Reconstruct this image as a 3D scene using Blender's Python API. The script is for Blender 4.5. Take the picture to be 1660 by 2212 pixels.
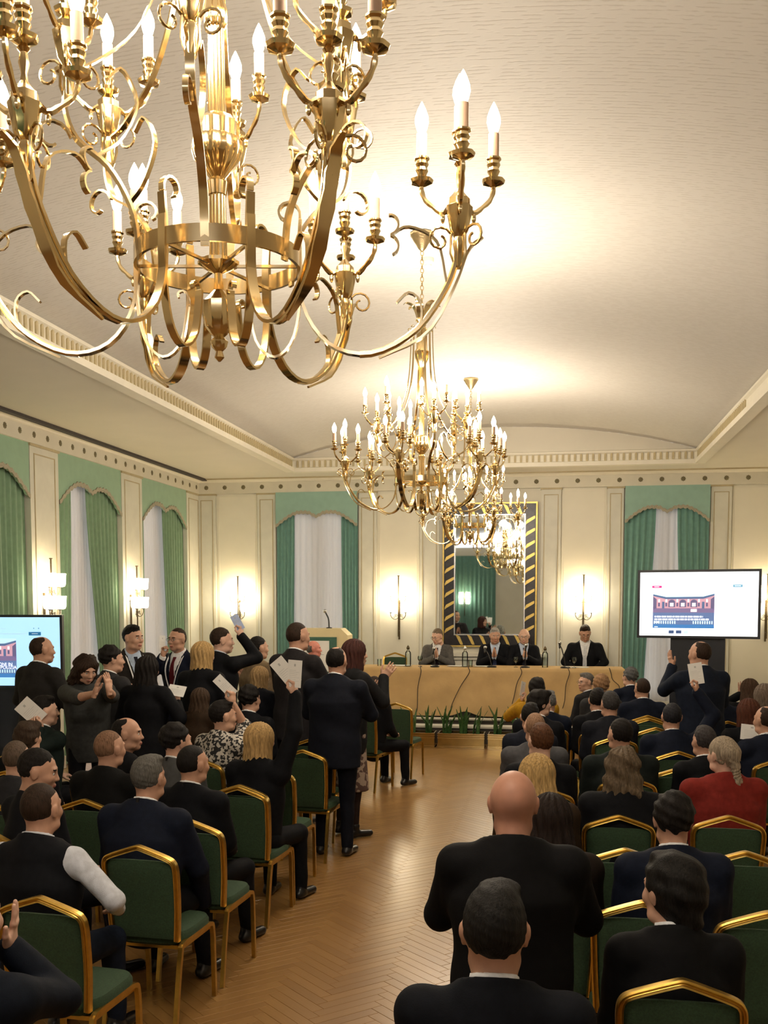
import bpy, math, random
import numpy as np
from mathutils import Matrix, Vector

for _o in list(bpy.data.objects):
    bpy.data.objects.remove(_o)
SC = bpy.context.scene
COL = SC.collection
RND = random.Random(7)

# ------------------------------------------------------------------ camera
F_PX, CX, VPX, VPY = 2200.0, 830.0, 1200.0, 1303.0      # frame 1660 x 2212
TH = math.radians(4.0)                                   # looking slightly down
HC = 2.15                                                # camera held up high
CY = VPY + F_PX * math.tan(TH)
YAW = math.atan((VPX - CX) * math.cos(TH) / F_PX)
cam_d = np.array([-math.sin(YAW) * math.cos(TH), math.cos(YAW) * math.cos(TH), -math.sin(TH)])
cam_r = np.array([math.cos(YAW), math.sin(YAW), 0.0])
cam_u = np.cross(cam_r, cam_d)
CAMP = np.array([0, 0, HC])
cam = bpy.data.cameras.new('camera')
cam.sensor_fit = 'VERTICAL'
cam.sensor_height = 24.0
cam.sensor_width = 18.0
cam.lens = 24.0 * F_PX / 2212.0
cam.shift_x = 0.0
cam.shift_y = (CY - 1106.0) / 2212.0
cam.clip_start = 0.05
camo = bpy.data.objects.new('camera', cam)
COL.objects.link(camo)
camo.matrix_world = Matrix(((cam_r[0], cam_u[0], -cam_d[0], 0), (cam_r[1], cam_u[1], -cam_d[1], 0),
                            (cam_r[2], cam_u[2], -cam_d[2], HC), (0, 0, 0, 1)))
SC.camera = camo

# ------------------------------------------------------------------ world (dusk outside), exposure
w = bpy.data.worlds.new('dusk')
SC.world = w
w.use_nodes = True
w.node_tree.nodes['Background'].inputs[0].default_value = (0.74, 0.72, 0.80, 1)
w.node_tree.nodes['Background'].inputs[1].default_value = 6.0
SC.view_settings.view_transform = 'Standard'
SC.view_settings.look = 'None'
SC.view_settings.gamma = 1.0
SC.view_settings.exposure = 0.14
SC.view_settings.use_curve_mapping = False
SC.cycles.max_bounces = 6
SC.cycles.diffuse_bounces = 3
SC.cycles.glossy_bounces = 3
SC.cycles.transmission_bounces = 3
SC.cycles.caustics_reflective = False
SC.cycles.caustics_refractive = False
SC.cycles.use_adaptive_sampling = True
SC.cycles.adaptive_threshold = 0.05
CH_POWER = 17.0        # each of the chandelier point lights
SCONCE_POWER = 8.0     # each wall lamp
BULB_E = 14.0
SHADE_E = 9.0
SCREEN_E = 2.2

# ------------------------------------------------------------------ helpers: pixels to points
def ray(x, y): return cam_d + (x - CX) / F_PX * cam_r - (y - CY) / F_PX * cam_u
def atY(x, y, Y): v = ray(x, y); return CAMP + v * (Y / v[1])
def atX(x, y, X): v = ray(x, y); return CAMP + v * (X / v[0])
def atZ(x, y, Z): v = ray(x, y); return CAMP + v * ((Z - HC) / v[2])

# ------------------------------------------------------------------ materials
_mc = {}
def mat(name, col, rough=0.6, metal=0.0, var=0.12, scale=14.0, bump=0.0, bscale=60.0, stretch=None, spec=None, coat=0.0, trans=0.0, sheen=0.0):
    key = (name,)
    if key in _mc: return _mc[key]
    m = bpy.data.materials.new(name); m.use_nodes = True
    nt = m.node_tree; N = nt.nodes; L = nt.links
    b = N['Principled BSDF']
    b.inputs['Roughness'].default_value = rough
    b.inputs['Metallic'].default_value = metal
    if spec is not None: b.inputs['Specular IOR Level'].default_value = spec
    if coat: b.inputs['Coat Weight'].default_value = coat; b.inputs['Coat Roughness'].default_value = 0.15
    if trans: b.inputs['Transmission Weight'].default_value = trans
    if sheen: b.inputs['Sheen Weight'].default_value = sheen
    tc = N.new('ShaderNodeTexCoord')
    src = tc.outputs['Object']
    if stretch:
        mp = N.new('ShaderNodeMapping'); mp.inputs['Scale'].default_value = stretch
        L.new(src, mp.inputs[0]); src = mp.outputs[0]
    nz = N.new('ShaderNodeTexNoise'); nz.inputs['Scale'].default_value = scale; nz.inputs['Detail'].default_value = 4
    L.new(src, nz.inputs['Vector'])
    rp = N.new('ShaderNodeValToRGB')
    c = np.array(col[:3])
    rp.color_ramp.elements[0].position = 0.3; rp.color_ramp.elements[1].position = 0.7
    rp.color_ramp.elements[0].color = (*(c * (1 - var)), 1)
    rp.color_ramp.elements[1].color = (*np.minimum(c * (1 + var), 1.0), 1)
    L.new(nz.outputs['Fac'], rp.inputs[0]); L.new(rp.outputs[0], b.inputs['Base Color'])
    if bump:
        nb = N.new('ShaderNodeTexNoise'); nb.inputs['Scale'].default_value = bscale; nb.inputs['Detail'].default_value = 3
        L.new(src, nb.inputs['Vector'])
        bp = N.new('ShaderNodeBump'); bp.inputs['Strength'].default_value = bump; bp.inputs['Distance'].default_value = 0.01
        L.new(nb.outputs['Fac'], bp.inputs['Height']); L.new(bp.outputs[0], b.inputs['Normal'])
    _mc[key] = m
    return m
def emat(name, col, e):
    if (name,) in _mc: return _mc[(name,)]
    m = bpy.data.materials.new(name); m.use_nodes = True
    b = m.node_tree.nodes['Principled BSDF']
    b.inputs['Base Color'].default_value = (*[min(1, x) for x in col], 1)
    b.inputs['Emission Color'].default_value = (*col, 1)
    b.inputs['Emission Strength'].default_value = e
    _mc[(name,)] = m
    return m

M = {}
def setup_materials():
    M['brass'] = mat('polished_brass', (0.74, 0.57, 0.30), 0.15, 1.0, 0.10, 9)
    M['brass_dull'] = mat('satin_brass', (0.60, 0.47, 0.26), 0.34, 1.0, 0.15, 20, 0.15, 90)
    M['gold_frame'] = mat('gold_anodised_frame', (0.62, 0.40, 0.09), 0.32, 1.0, 0.10, 30)
    M['chair_green'] = mat('green_chair_fabric', (0.028, 0.062, 0.028), 0.85, 0, 0.25, 120, 0.4, 400)
    M['wall'] = mat('cream_plaster', (0.80, 0.76, 0.63), 0.55, 0, 0.03, 3)
    M['panel'] = mat('ivory_wall_panel', (0.84, 0.80, 0.66), 0.5, 0, 0.02, 3)
    M['pilaster'] = mat('pale_green_grey_pilaster', (0.72, 0.71, 0.61), 0.45, 0, 0.05, 5)
    M['line'] = mat('ochre_line_moulding', (0.50, 0.42, 0.25), 0.5, 0, 0.1, 8)
    M['frieze'] = mat('frieze_plaster', (0.74, 0.70, 0.57), 0.55, 0, 0.04, 5)
    M['rosette'] = mat('bronze_rosette', (0.20, 0.17, 0.09), 0.5, 0.3, 0.2, 40)
    M['white_trim'] = mat('white_plaster_trim', (0.85, 0.80, 0.66), 0.5, 0, 0.03, 6)
    M['dentil'] = mat('ochre_dentil', (0.55, 0.46, 0.27), 0.6, 0, 0.1, 20)
    M['dark_strip'] = mat('dark_brown_strip', (0.045, 0.035, 0.03), 0.6, 0, 0.2, 20)
    M['soffit'] = mat('soffit_paint', (0.74, 0.69, 0.57), 0.6, 0, 0.02, 2)
    M['green_drape'] = mat('sage_green_drape', (0.19, 0.32, 0.19), 0.7, 0, 0.08, 12, 0.1, 200, sheen=0.3)
    M['green_valance'] = mat('sage_green_valance', (0.28, 0.46, 0.31), 0.7, 0, 0.05, 8, 0.1, 200, sheen=0.3)
    M['teal_drape'] = mat('teal_green_drape', (0.15, 0.32, 0.27), 0.7, 0, 0.08, 12, 0.1, 200, sheen=0.3)
    M['teal_valance'] = mat('teal_green_valance', (0.31, 0.50, 0.42), 0.7, 0, 0.05, 8, 0.1, 200, sheen=0.3)
    M['braid'] = mat('beige_braid', (0.42, 0.38, 0.28), 0.8, 0, 0.3, 80, 0.6, 150)
    M['black'] = mat('black_paint', (0.010, 0.010, 0.012), 0.4, 0, 0.1, 20)
    M['cloth'] = mat('ochre_table_cloth', (0.52, 0.345, 0.145), 0.8, 0, 0.06, 6, 0.15, 30)
    M['paper'] = mat('white_paper', (0.85, 0.84, 0.80), 0.7, 0, 0.02, 10)
    M['dais'] = mat('white_dais_edge', (0.62, 0.58, 0.48), 0.5, 0, 0.08, 8)
    M['leaf'] = mat('sword_leaf_green', (0.045, 0.11, 0.028), 0.4, 0, 0.45, 18, stretch=(1, 1, 8))
    M['soil'] = mat('dark_soil', (0.02, 0.014, 0.01), 0.9, 0, 0.4, 60, 0.6, 90)
    M['planter'] = mat('brushed_brass_planter', (0.46, 0.34, 0.13), 0.16, 1.0, 0.15, 6)
    M['sleeve'] = mat('candle_sleeve', (0.60, 0.40, 0.27), 0.5, 0, 0.1, 30)
    M['bulb'] = emat('lit_candle_bulb', (1.0, 0.85, 0.62), BULB_E)
    M['shade'] = emat('lit_glass_shade', (1.0, 0.88, 0.66), SHADE_E)
    M['bulb'].cycles.emission_sampling = 'NONE'; M['shade'].cycles.emission_sampling = 'NONE'   # their point lights do the lighting
    M['dark_metal'] = mat('dark_bronze', (0.12, 0.09, 0.05), 0.35, 1.0, 0.2, 30)
    M['mic'] = mat('black_microphone', (0.012, 0.012, 0.012), 0.45, 0.2, 0.2, 40)
    M['steel'] = mat('bright_steel', (0.6, 0.6, 0.6), 0.25, 1.0, 0.05, 20)
    M['frame_black'] = mat('black_lacquer_floral', (0.014, 0.011, 0.012), 0.3, 0, 0.6, 14)
    M['gilt'] = mat('gilt_ribbon', (0.62, 0.45, 0.13), 0.35, 0.7, 0.15, 20)
    M['cream_box'] = mat('cream_laminate', (0.78, 0.66, 0.38), 0.5, 0, 0.03, 5)
    M['green_board'] = mat('green_board', (0.05, 0.14, 0.10), 0.6, 0, 0.1, 12)
    M['cable'] = mat('black_cable', (0.03, 0.02, 0.014), 0.6, 0, 0.1, 30)
    M['shoe'] = mat('black_shoe_leather', (0.008, 0.008, 0.009), 0.3, 0, 0.2, 30)
    M['tv'] = mat('black_tv_plastic', (0.012, 0.014, 0.02), 0.35, 0, 0.1, 20)
    M['white_plastic'] = mat('white_plastic', (0.75, 0.73, 0.66), 0.5, 0, 0.02, 10)
    # mirror
    m = bpy.data.materials.new('mirror_glass'); m.use_nodes = True
    b = m.node_tree.nodes['Principled BSDF']; b.inputs['Metallic'].default_value = 1
    b.inputs['Roughness'].default_value = 0.015; b.inputs['Base Color'].default_value = (0.72, 0.78, 0.78, 1); M['mirror'] = m
    # clear glass
    m = bpy.data.materials.new('clear_glass'); m.use_nodes = True; nt = m.node_tree; N = nt.nodes
    tr = N.new('ShaderNodeBsdfTransparent'); gl = N.new('ShaderNodeBsdfGlossy'); mx = N.new('ShaderNodeMixShader'); lw = N.new('ShaderNodeLayerWeight')
    gl.inputs['Roughness'].default_value = 0.05; tr.inputs[0].default_value = (0.90, 0.95, 0.93, 1); lw.inputs[0].default_value = 0.35
    nt.links.new(lw.outputs['Fresnel'], mx.inputs[0]); nt.links.new(tr.outputs[0], mx.inputs[1]); nt.links.new(gl.outputs[0], mx.inputs[2])
    nt.links.new(mx.outputs[0], N['Material Output'].inputs[0]); M['glass'] = m
    # sheer voile
    m = bpy.data.materials.new('sheer_voile'); m.use_nodes = True; nt = m.node_tree; N = nt.nodes
    df = N.new('ShaderNodeBsdfDiffuse'); tl = N.new('ShaderNodeBsdfTranslucent'); mx = N.new('ShaderNodeMixShader')
    tc = N.new('ShaderNodeTexCoord'); wv = N.new('ShaderNodeTexNoise'); wv.inputs['Scale'].default_value = 260
    rp = N.new('ShaderNodeValToRGB'); rp.color_ramp.elements[0].color = (0.72, 0.68, 0.64, 1); rp.color_ramp.elements[1].color = (0.86, 0.83, 0.80, 1)
    nt.links.new(tc.outputs['Object'], wv.inputs['Vector']); nt.links.new(wv.outputs['Fac'], rp.inputs[0])
    nt.links.new(rp.outputs[0], df.inputs[0]); nt.links.new(rp.outputs[0], tl.inputs[0])
    mx.inputs[0].default_value = 0.5
    nt.links.new(df.outputs[0], mx.inputs[1]); nt.links.new(tl.outputs[0], mx.inputs[2])
    nt.links.new(mx.outputs[0], N['Material Output'].inputs[0]); M['sheer'] = m
    # vault ceiling with rows of small relief dashes
    m = bpy.data.materials.new('embossed_ceiling'); m.use_nodes = True; nt = m.node_tree; N = nt.nodes; b = N['Principled BSDF']
    tc = N.new('ShaderNodeTexCoord'); wv = N.new('ShaderNodeTexWave'); wv.bands_direction = 'Y'; wv.inputs['Scale'].default_value = 9.0; wv.inputs['Distortion'].default_value = 1.2; wv.inputs['Detail Scale'].default_value = 3.0
    mp = N.new('ShaderNodeMapping'); mp.inputs['Scale'].default_value = (13, 29, 29); nz = N.new('ShaderNodeTexNoise'); nz.inputs['Scale'].default_value = 1.0; nz.inputs['Detail'].default_value = 1.0
    nt.links.new(tc.outputs['Object'], wv.inputs['Vector']); nt.links.new(tc.outputs['Object'], mp.inputs[0]); nt.links.new(mp.outputs[0], nz.inputs['Vector'])
    r1 = N.new('ShaderNodeMapRange'); r1.interpolation_type = 'SMOOTHSTEP'; r1.inputs['From Min'].default_value = 0.55; r1.inputs['From Max'].default_value = 0.95; nt.links.new(wv.outputs['Fac'], r1.inputs['Value'])
    r2 = N.new('ShaderNodeMapRange'); r2.interpolation_type = 'SMOOTHSTEP'; r2.inputs['From Min'].default_value = 0.42; r2.inputs['From Max'].default_value = 0.58; nt.links.new(nz.outputs['Fac'], r2.inputs['Value'])
    mu = N.new('ShaderNodeMath'); mu.operation = 'MULTIPLY'; nt.links.new(r1.outputs[0], mu.inputs[0]); nt.links.new(r2.outputs[0], mu.inputs[1])
    rp = N.new('ShaderNodeValToRGB'); rp.color_ramp.elements[0].color = (0.72, 0.69, 0.63, 1); rp.color_ramp.elements[1].color = (0.645, 0.61, 0.545, 1); nt.links.new(mu.outputs[0], rp.inputs[0]); nt.links.new(rp.outputs[0], b.inputs['Base Color'])
    bp = N.new('ShaderNodeBump'); bp.inputs['Strength'].default_value = 0.3; bp.inputs['Distance'].default_value = 0.006; bp.invert = True
    nt.links.new(mu.outputs[0], bp.inputs['Height']); nt.links.new(bp.outputs[0], b.inputs['Normal'])
    b.inputs['Roughness'].default_value = 0.6; M['vault'] = m
    # parquet: colour differs from plank to plank, grain along the plank
    m = bpy.data.materials.new('oak_parquet'); m.use_nodes = True; nt = m.node_tree; N = nt.nodes; b = N['Principled BSDF']
    tc = N.new('ShaderNodeTexCoord'); mp = N.new('ShaderNodeMapping'); mp.inputs['Scale'].default_value = (3, 40, 3)
    ge = N.new('ShaderNodeNewGeometry'); oi = N.new('ShaderNodeObjectInfo')
    nz = N.new('ShaderNodeTexNoise'); nz.inputs['Scale'].default_value = 2.0; nz.inputs['Detail'].default_value = 5
    nt.links.new(tc.outputs['Object'], mp.inputs[0]); nt.links.new(mp.outputs[0], nz.inputs['Vector'])
    a1 = N.new('ShaderNodeMath'); a1.operation = 'ADD'; fr = N.new('ShaderNodeMath'); fr.operation = 'FRACT'
    nt.links.new(ge.outputs['Random Per Island'], a1.inputs[0]); nt.links.new(oi.outputs['Random'], a1.inputs[1]); nt.links.new(a1.outputs[0], fr.inputs[0])
    rp = N.new('ShaderNodeValToRGB'); rp.color_ramp.elements[0].color = (0.315, 0.160, 0.046, 1); rp.color_ramp.elements[1].color = (0.385, 0.205, 0.064, 1)
    nt.links.new(fr.outputs[0], rp.inputs[0])
    mr = N.new('ShaderNodeMixRGB'); mr.blend_type = 'MULTIPLY'; mr.inputs[0].default_value = 0.3
    nt.links.new(rp.outputs[0], mr.inputs[1]); nt.links.new(nz.outputs['Fac'], mr.inputs[2]); nt.links.new(mr.outputs[0], b.inputs['Base Color'])
    w2 = N.new('ShaderNodeTexNoise'); w2.inputs['Scale'].default_value = 2.2; nt.links.new(ge.outputs['Position'], w2.inputs['Vector'])
    r2 = N.new('ShaderNodeMapRange'); r2.inputs['To Min'].default_value = 0.27; r2.inputs['To Max'].default_value = 0.31; b.inputs['Coat Weight'].default_value = 0.5; b.inputs['Coat Roughness'].default_value = 0.22
    nt.links.new(w2.outputs['Fac'], r2.inputs['Value']); nt.links.new(r2.outputs[0], b.inputs['Roughness']); M['parquet'] = m
setup_materials()
def houndstooth(name='houndstooth_cloth', c1=(0.010, 0.010, 0.011, 1), c2=(0.50, 0.46, 0.40, 1), sc=58):
    m = bpy.data.materials.new(name); m.use_nodes = True; nt = m.node_tree; N = nt.nodes
    tc = N.new('ShaderNodeTexCoord'); mp = N.new('ShaderNodeMapping'); mp.inputs['Rotation'].default_value = (0.5, 0.4, 0.78); vo_ = N.new('ShaderNodeTexVoronoi'); vo_.inputs['Scale'].default_value = sc
    rp = N.new('ShaderNodeValToRGB'); rp.color_ramp.interpolation = 'CONSTANT'; rp.color_ramp.elements[0].color = c1; rp.color_ramp.elements[1].color = c2; rp.color_ramp.elements[1].position = 0.5
    nt.links.new(tc.outputs['Object'], mp.inputs[0]); nt.links.new(mp.outputs[0], vo_.inputs['Vector']); nt.links.new(vo_.outputs['Color'], rp.inputs[0]); nt.links.new(rp.outputs[0], N['Principled BSDF'].inputs['Base Color'])
    N['Principled BSDF'].inputs['Roughness'].default_value = 0.8; return m
M['hound'] = houndstooth(); M['floral'] = houndstooth('floral_skirt_cloth', (0.10, 0.055, 0.045, 1), (0.34, 0.26, 0.20, 1), 30)

def cmat(kind, col, rough=0.75, **kw):
    """cloth / skin / hair material cached by colour"""
    if isinstance(col, str): return M[col]
    nm = '%s_%02x%02x%02x' % (kind, *[int(min(1, c) ** 0.45 * 255) for c in col])
    if kind == 'hair': return mat(nm, col, 0.6, 0, 0.45, 3.0, 0.5, 5.0, stretch=(45, 45, 5), spec=0.14)
    if kind == 'skin': return mat(nm, col, 0.5, 0, 0.08, 25, spec=0.35)
    return mat(nm, col, rough, 0, 0.15, 30, 0.15, 250, spec=0.10, **kw)

# ------------------------------------------------------------------ mesh building
class MB:
    def __init__(s): s.v = []; s.f = []; s.m = []; s.mi = 0
    def add(s, vs, fs):
        o = len(s.v); s.v += [tuple(map(float, p)) for p in vs]
        s.f += [tuple(i + o for i in f) for f in fs]; s.m += [s.mi] * len(fs); return s
    def box(s, a, b):
        x0, y0, z0 = a; x1, y1, z1 = b
        return s.add([(x0, y0, z0), (x1, y0, z0), (x1, y1, z0), (x0, y1, z0), (x0, y0, z1), (x1, y0, z1), (x1, y1, z1), (x0, y1, z1)],
                     [(0, 3, 2, 1), (4, 5, 6, 7), (0, 1, 5, 4), (1, 2, 6, 5), (2, 3, 7, 6), (3, 0, 4, 7)])
    def tube(s, pts, r, n=8, cap=True):
        """tube along points; r scalar or list; n=4 gives a square bar"""
        P = [np.array(p, float) for p in pts]; R = r if hasattr(r, '__len__') else [r] * len(P)
        vs = []; t0 = P[1] - P[0]; t0 /= np.linalg.norm(t0) + 1e-9
        up = np.array([0, 0, 1.0]) if abs(t0[2]) < 0.9 else np.array([0, 1.0, 0])
        for i, p in enumerate(P):
            t = P[min(i + 1, len(P) - 1)] - P[max(i - 1, 0)]; t = t / (np.linalg.norm(t) + 1e-9)
            x = np.cross(up, t); nx = np.linalg.norm(x)
            x = x / nx if nx > 1e-6 else np.array([1.0, 0, 0])
            y = np.cross(t, x); up = y
            for k in range(n):
                a = 2 * math.pi * (k + (0.5 if n == 4 else 0)) / n
                vs.append(p + R[i] * (math.cos(a) * x + math.sin(a) * y))
        fs = []
        for i in range(len(P) - 1):
            for k in range(n):
                k2 = (k + 1) % n; fs.append((i * n + k, i * n + k2, (i + 1) * n + k2, (i + 1) * n + k))
        if cap: fs += [tuple(range(n - 1, -1, -1)), tuple(range((len(P) - 1) * n, len(P) * n))]
        return s.add(vs, fs)
    def lathe(s, prof, c=(0, 0, 0), n=16, lobes=0, amp=0.0):
        vs = []
        for r, z in prof:
            for k in range(n):
                a = 2 * math.pi * k / n; rr = r * (1 + amp * math.cos(lobes * a)) if lobes else r
                vs.append((c[0] + rr * math.cos(a), c[1] + rr * math.sin(a), c[2] + z))
        fs = []
        for i in range(len(prof) - 1):
            for k in range(n):
                k2 = (k + 1) % n; fs.append((i * n + k, i * n + k2, (i + 1) * n + k2, (i + 1) * n + k))
        fs += [tuple(range(n - 1, -1, -1)), tuple(range((len(prof) - 1) * n, len(prof) * n))]
        return s.add(vs, fs)
    def strap(s, pts, wd, th, side):
        """flat bar: width wd along vector side(s), thickness th in the curve's plane"""
        P = [np.array(p, float) for p in pts]; sd = np.array(side, float); sd /= np.linalg.norm(sd); vs = []
        W = wd if hasattr(wd, '__len__') else [wd] * len(P)
        for i, p in enumerate(P):
            t = P[min(i + 1, len(P) - 1)] - P[max(i - 1, 0)]; t = t / (np.linalg.norm(t) + 1e-9)
            nn = np.cross(t, sd); nn /= np.linalg.norm(nn) + 1e-9
            for a, b in ((-1, -1), (1, -1), (1, 1), (-1, 1)): vs.append(p + sd * a * W[i] / 2 + nn * b * th / 2)
        fs = []
        for i in range(len(P) - 1):
            for k in range(4): k2 = (k + 1) % 4; fs.append((i * 4 + k, i * 4 + k2, i * 4 + 4 + k2, i * 4 + 4 + k))
        fs += [(3, 2, 1, 0), tuple(range(len(P) * 4 - 4, len(P) * 4))]
        return s.add(vs, fs)
    def prism(s, poly, o, ux, uy, un, th):
        """extrude a 2D polygon (u,v) from origin o along un by th"""
        o, ux, uy, un = [np.array(q, float) for q in (o, ux, uy, un)]; n = len(poly)
        vs = [o + ux * a + uy * b for a, b in poly] + [o + ux * a + uy * b + un * th for a, b in poly]
        fs = [tuple(range(n - 1, -1, -1)), tuple(range(n, 2 * n))] + [(i, (i + 1) % n, n + (i + 1) % n, n + i) for i in range(n)]
        return s.add(vs, fs)
    def sphere(s, c, r, n=10, m=6):
        r = r if hasattr(r, '__len__') else (r, r, r)
        vs = [(c[0], c[1], c[2] + r[2])]
        for i in range(1, m):
            th = math.pi * i / m
            for k in range(n): a = 2 * math.pi * k / n; vs.append((c[0] + r[0] * math.sin(th) * math.cos(a), c[1] + r[1] * math.sin(th) * math.sin(a), c[2] + r[2] * math.cos(th)))
        vs.append((c[0], c[1], c[2] - r[2])); fs = [(0, 1 + k, 1 + (k + 1) % n) for k in range(n)]
        for i in range(m - 2):
            for k in range(n): k2 = (k + 1) % n; fs.append((1 + i * n + k, 1 + (i + 1) * n + k, 1 + (i + 1) * n + k2, 1 + i * n + k2))
        b = len(vs) - 1; fs += [(b, 1 + (m - 2) * n + (k + 1) % n, 1 + (m - 2) * n + k) for k in range(n)]
        return s.add(vs, fs)
    def mesh(s, name, mats, smooth=False):
        me = bpy.data.meshes.new(name); me.from_pydata(s.v, [], s.f)
        for mm in (mats if isinstance(mats, (list, tuple)) else [mats]): me.materials.append(mm)
        if len(me.materials) > 1: me.polygons.foreach_set('material_index', s.m)
        if smooth: smooth_by_angle(me)
        me.update(); return me
    def build(s, name, mats, parent=None, smooth=False, loc=(0, 0, 0), rz=0.0):
        return link(name, s.mesh(name, mats, smooth), parent, loc, rz)
def smooth_by_angle(me, ang=0.6):
    me.polygons.foreach_set('use_smooth', [True] * len(me.polygons))
    me.set_sharp_from_angle(angle=ang)
def link(name, me, parent=None, loc=(0, 0, 0), rz=0.0, scale=None):
    o = bpy.data.objects.new(name, me); COL.objects.link(o); o.parent = parent
    o.location = [float(q) for q in loc]; o.rotation_euler = (0, 0, rz)
    if scale is not None: o.scale = scale
    return o
def empty(name, loc=(0, 0, 0), rz=0.0, parent=None):
    o = link(name, None, parent, loc, rz); o.empty_display_size = 0.1; return o
def tag(o, label, cat, group=None):
    o['label'] = label; o['category'] = cat
    if group: o['group'] = group
    return o
def struct(o, label=None, cat=None):
    o['kind'] = 'structure'
    if label: o['label'] = label
    if cat: o['category'] = cat
    return o
def copy_tree(o, parent=None):
    c = o.copy(); COL.objects.link(c); c.parent = parent
    for ch in list(o.children): copy_tree(ch, c)
    return c
def bez(pts, n=24):
    """smooth Catmull-Rom through points"""
    P = [np.array(p, float) for p in pts]; P = [2 * P[0] - P[1]] + P + [2 * P[-1] - P[-2]]; out = []
    seg = len(P) - 3
    for i in range(n + 1):
        u = i / n * seg; j = min(int(u), seg - 1); t = u - j; a, b, c, d = P[j:j + 4]
        out.append(0.5 * ((2 * b) + (-a + c) * t + (2 * a - 5 * b + 4 * c - d) * t * t + (-a + 3 * b - 3 * c + d) * t ** 3))
    return out
# ------------------------------------------------------------------ the room
XL, XLW, XR = -6.31, -6.43, 4.25
YB, YF = 17.62, -5.0
ZFR, ZS = 4.09, 4.33            # frieze underside, soffit
VX0, VX1, VY1, ZV = -4.33, 2.17, 16.6, 4.54

# floor: herringbone parquet, planks lifted one by one near the camera
floor = struct(MB().box((-7, YF - 0.2, -0.25), (XR + 0.2, 18.0, -0.012)).build('floor', M['parquet']))
PLANK_L, PLANK_W = 0.42, 0.07
def plank_positions():
    out = []; c45 = math.sqrt(0.5)
    for a in range(-220, 380):
        for b in range(-30, 30):
            for kind in (0, 1):
                u = a * PLANK_W + b * PLANK_L; v = a * PLANK_W - b * PLANK_L
                if kind == 0: cu, cv = u + PLANK_L / 2, v + PLANK_W / 2
                else: cu, cv = u + PLANK_L + PLANK_W / 2, v + PLANK_W - PLANK_L / 2
                x, y = (cu - cv) * c45, (cu + cv) * c45
                if -6.3 < x < XR - 0.1 and 1.2 < y < 15.6: out.append((x, y, math.radians(-45 + 90 * 1) if kind == 0 else math.radians(-45)))
    return out
PP = plank_positions()
near = [p for p in PP if -1.95 < p[0] < -0.28 and 3.2 < p[1]]
near.sort(key=lambda p: p[1] + 0.3 * abs(p[0] + 1.1)); near = near[:296]; nset = set(near)
g = 0.0006
pk = MB()
hx, hy, bv = PLANK_L / 2 - g, PLANK_W / 2 - g, 0.0015
pk.add([(-hx, -hy, -0.012), (hx, -hy, -0.012), (hx, hy, -0.012), (-hx, hy, -0.012), (-hx, -hy, -0.0012), (hx, -hy, -0.0012), (hx, hy, -0.0012), (-hx, hy, -0.0012),
        (-hx + bv, -hy + bv, 0), (hx - bv, -hy + bv, 0), (hx - bv, hy - bv, 0), (-hx + bv, hy - bv, 0)],
       [(0, 1, 5, 4), (1, 2, 6, 5), (2, 3, 7, 6), (3, 0, 4, 7), (4, 5, 9, 8), (5, 6, 10, 9), (6, 7, 11, 10), (7, 4, 8, 11), (8, 9, 10, 11)])
pme = pk.mesh('plank', M['parquet'])
for x, y, a in near: link('plank', pme, floor, (x, y, RND.uniform(-0.0004, 0.0004)), a)
far = MB(); base = np.array(pk.v)
V = []; Fc = []
for p in PP:
    if p in nset: continue
    ca, sa = math.cos(p[2]), math.sin(p[2]); o = len(V) * 12
    V.append(np.stack([base[:, 0] * ca - base[:, 1] * sa + p[0], base[:, 0] * sa + base[:, 1] * ca + p[1], base[:, 2] - 0.0003], 1))
    Fc += [tuple(i + o for i in f) for f in pk.f[4:]]
fme = bpy.data.meshes.new('parquet_planks'); fme.from_pydata(np.concatenate(V).tolist(), [], Fc); fme.materials.append(M['parquet'])
fo = link('parquet_planks', fme, floor); fo['kind'] = 'stuff'

# left wall with full-height window openings between pilasters
PIL_L = [(3.58, 4.30), (6.26, 6.98), (8.94, 9.66), (11.62, 12.34), (14.28, 15.03), (16.97, 17.62)]
WIN_L = [(9.66, 11.62), (12.34, 14.28), (15.03, 16.97)]
wl = MB(); ZW = 3.85
edges = [YF]
for a, b in WIN_L: edges += [a + 0.14, b - 0.14]
edges.append(YB + 0.25)
for i in range(0, len(edges), 2): wl.box((-6.85, edges[i], 0), (XLW, edges[i + 1], ZS))
for a, b in WIN_L: wl.box((-6.85, a + 0.14, ZW), (XLW, b - 0.14, ZS)); wl.box((-6.85, a + 0.14, 0), (XLW, b - 0.14, 0.12))
wall_left = struct(wl.build('wall_left', M['wall']))
# back wall
WIN_B = [(-4.88, -3.40), (1.12, 2.50)]
wb = MB(); edges = [-6.85]
for a, b in WIN_B: edges += [a + 0.12, b - 0.12]
edges.append(XR + 0.2)
for i in range(0, len(edges), 2): wb.box((edges[i], YB, 0), (edges[i + 1], YB + 0.3, ZS))
for a, b in WIN_B: wb.box((a + 0.12, YB, ZW), (b - 0.12, YB + 0.3, ZS)); wb.box((a + 0.12, YB, 0), (b - 0.12, YB + 0.3, 0.5))
wall_back = struct(wb.build('wall_back', M['wall']))
wall_right = struct(MB().box((XR, YF, 0), (XR + 0.2, YB, ZS)).build('wall_right', M['wall']))
wall_front = struct(MB().box((-6.85, YF - 0.2, 0), (XR + 0.2, YF, ZS)).build('wall_front', M['wall']))

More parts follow.
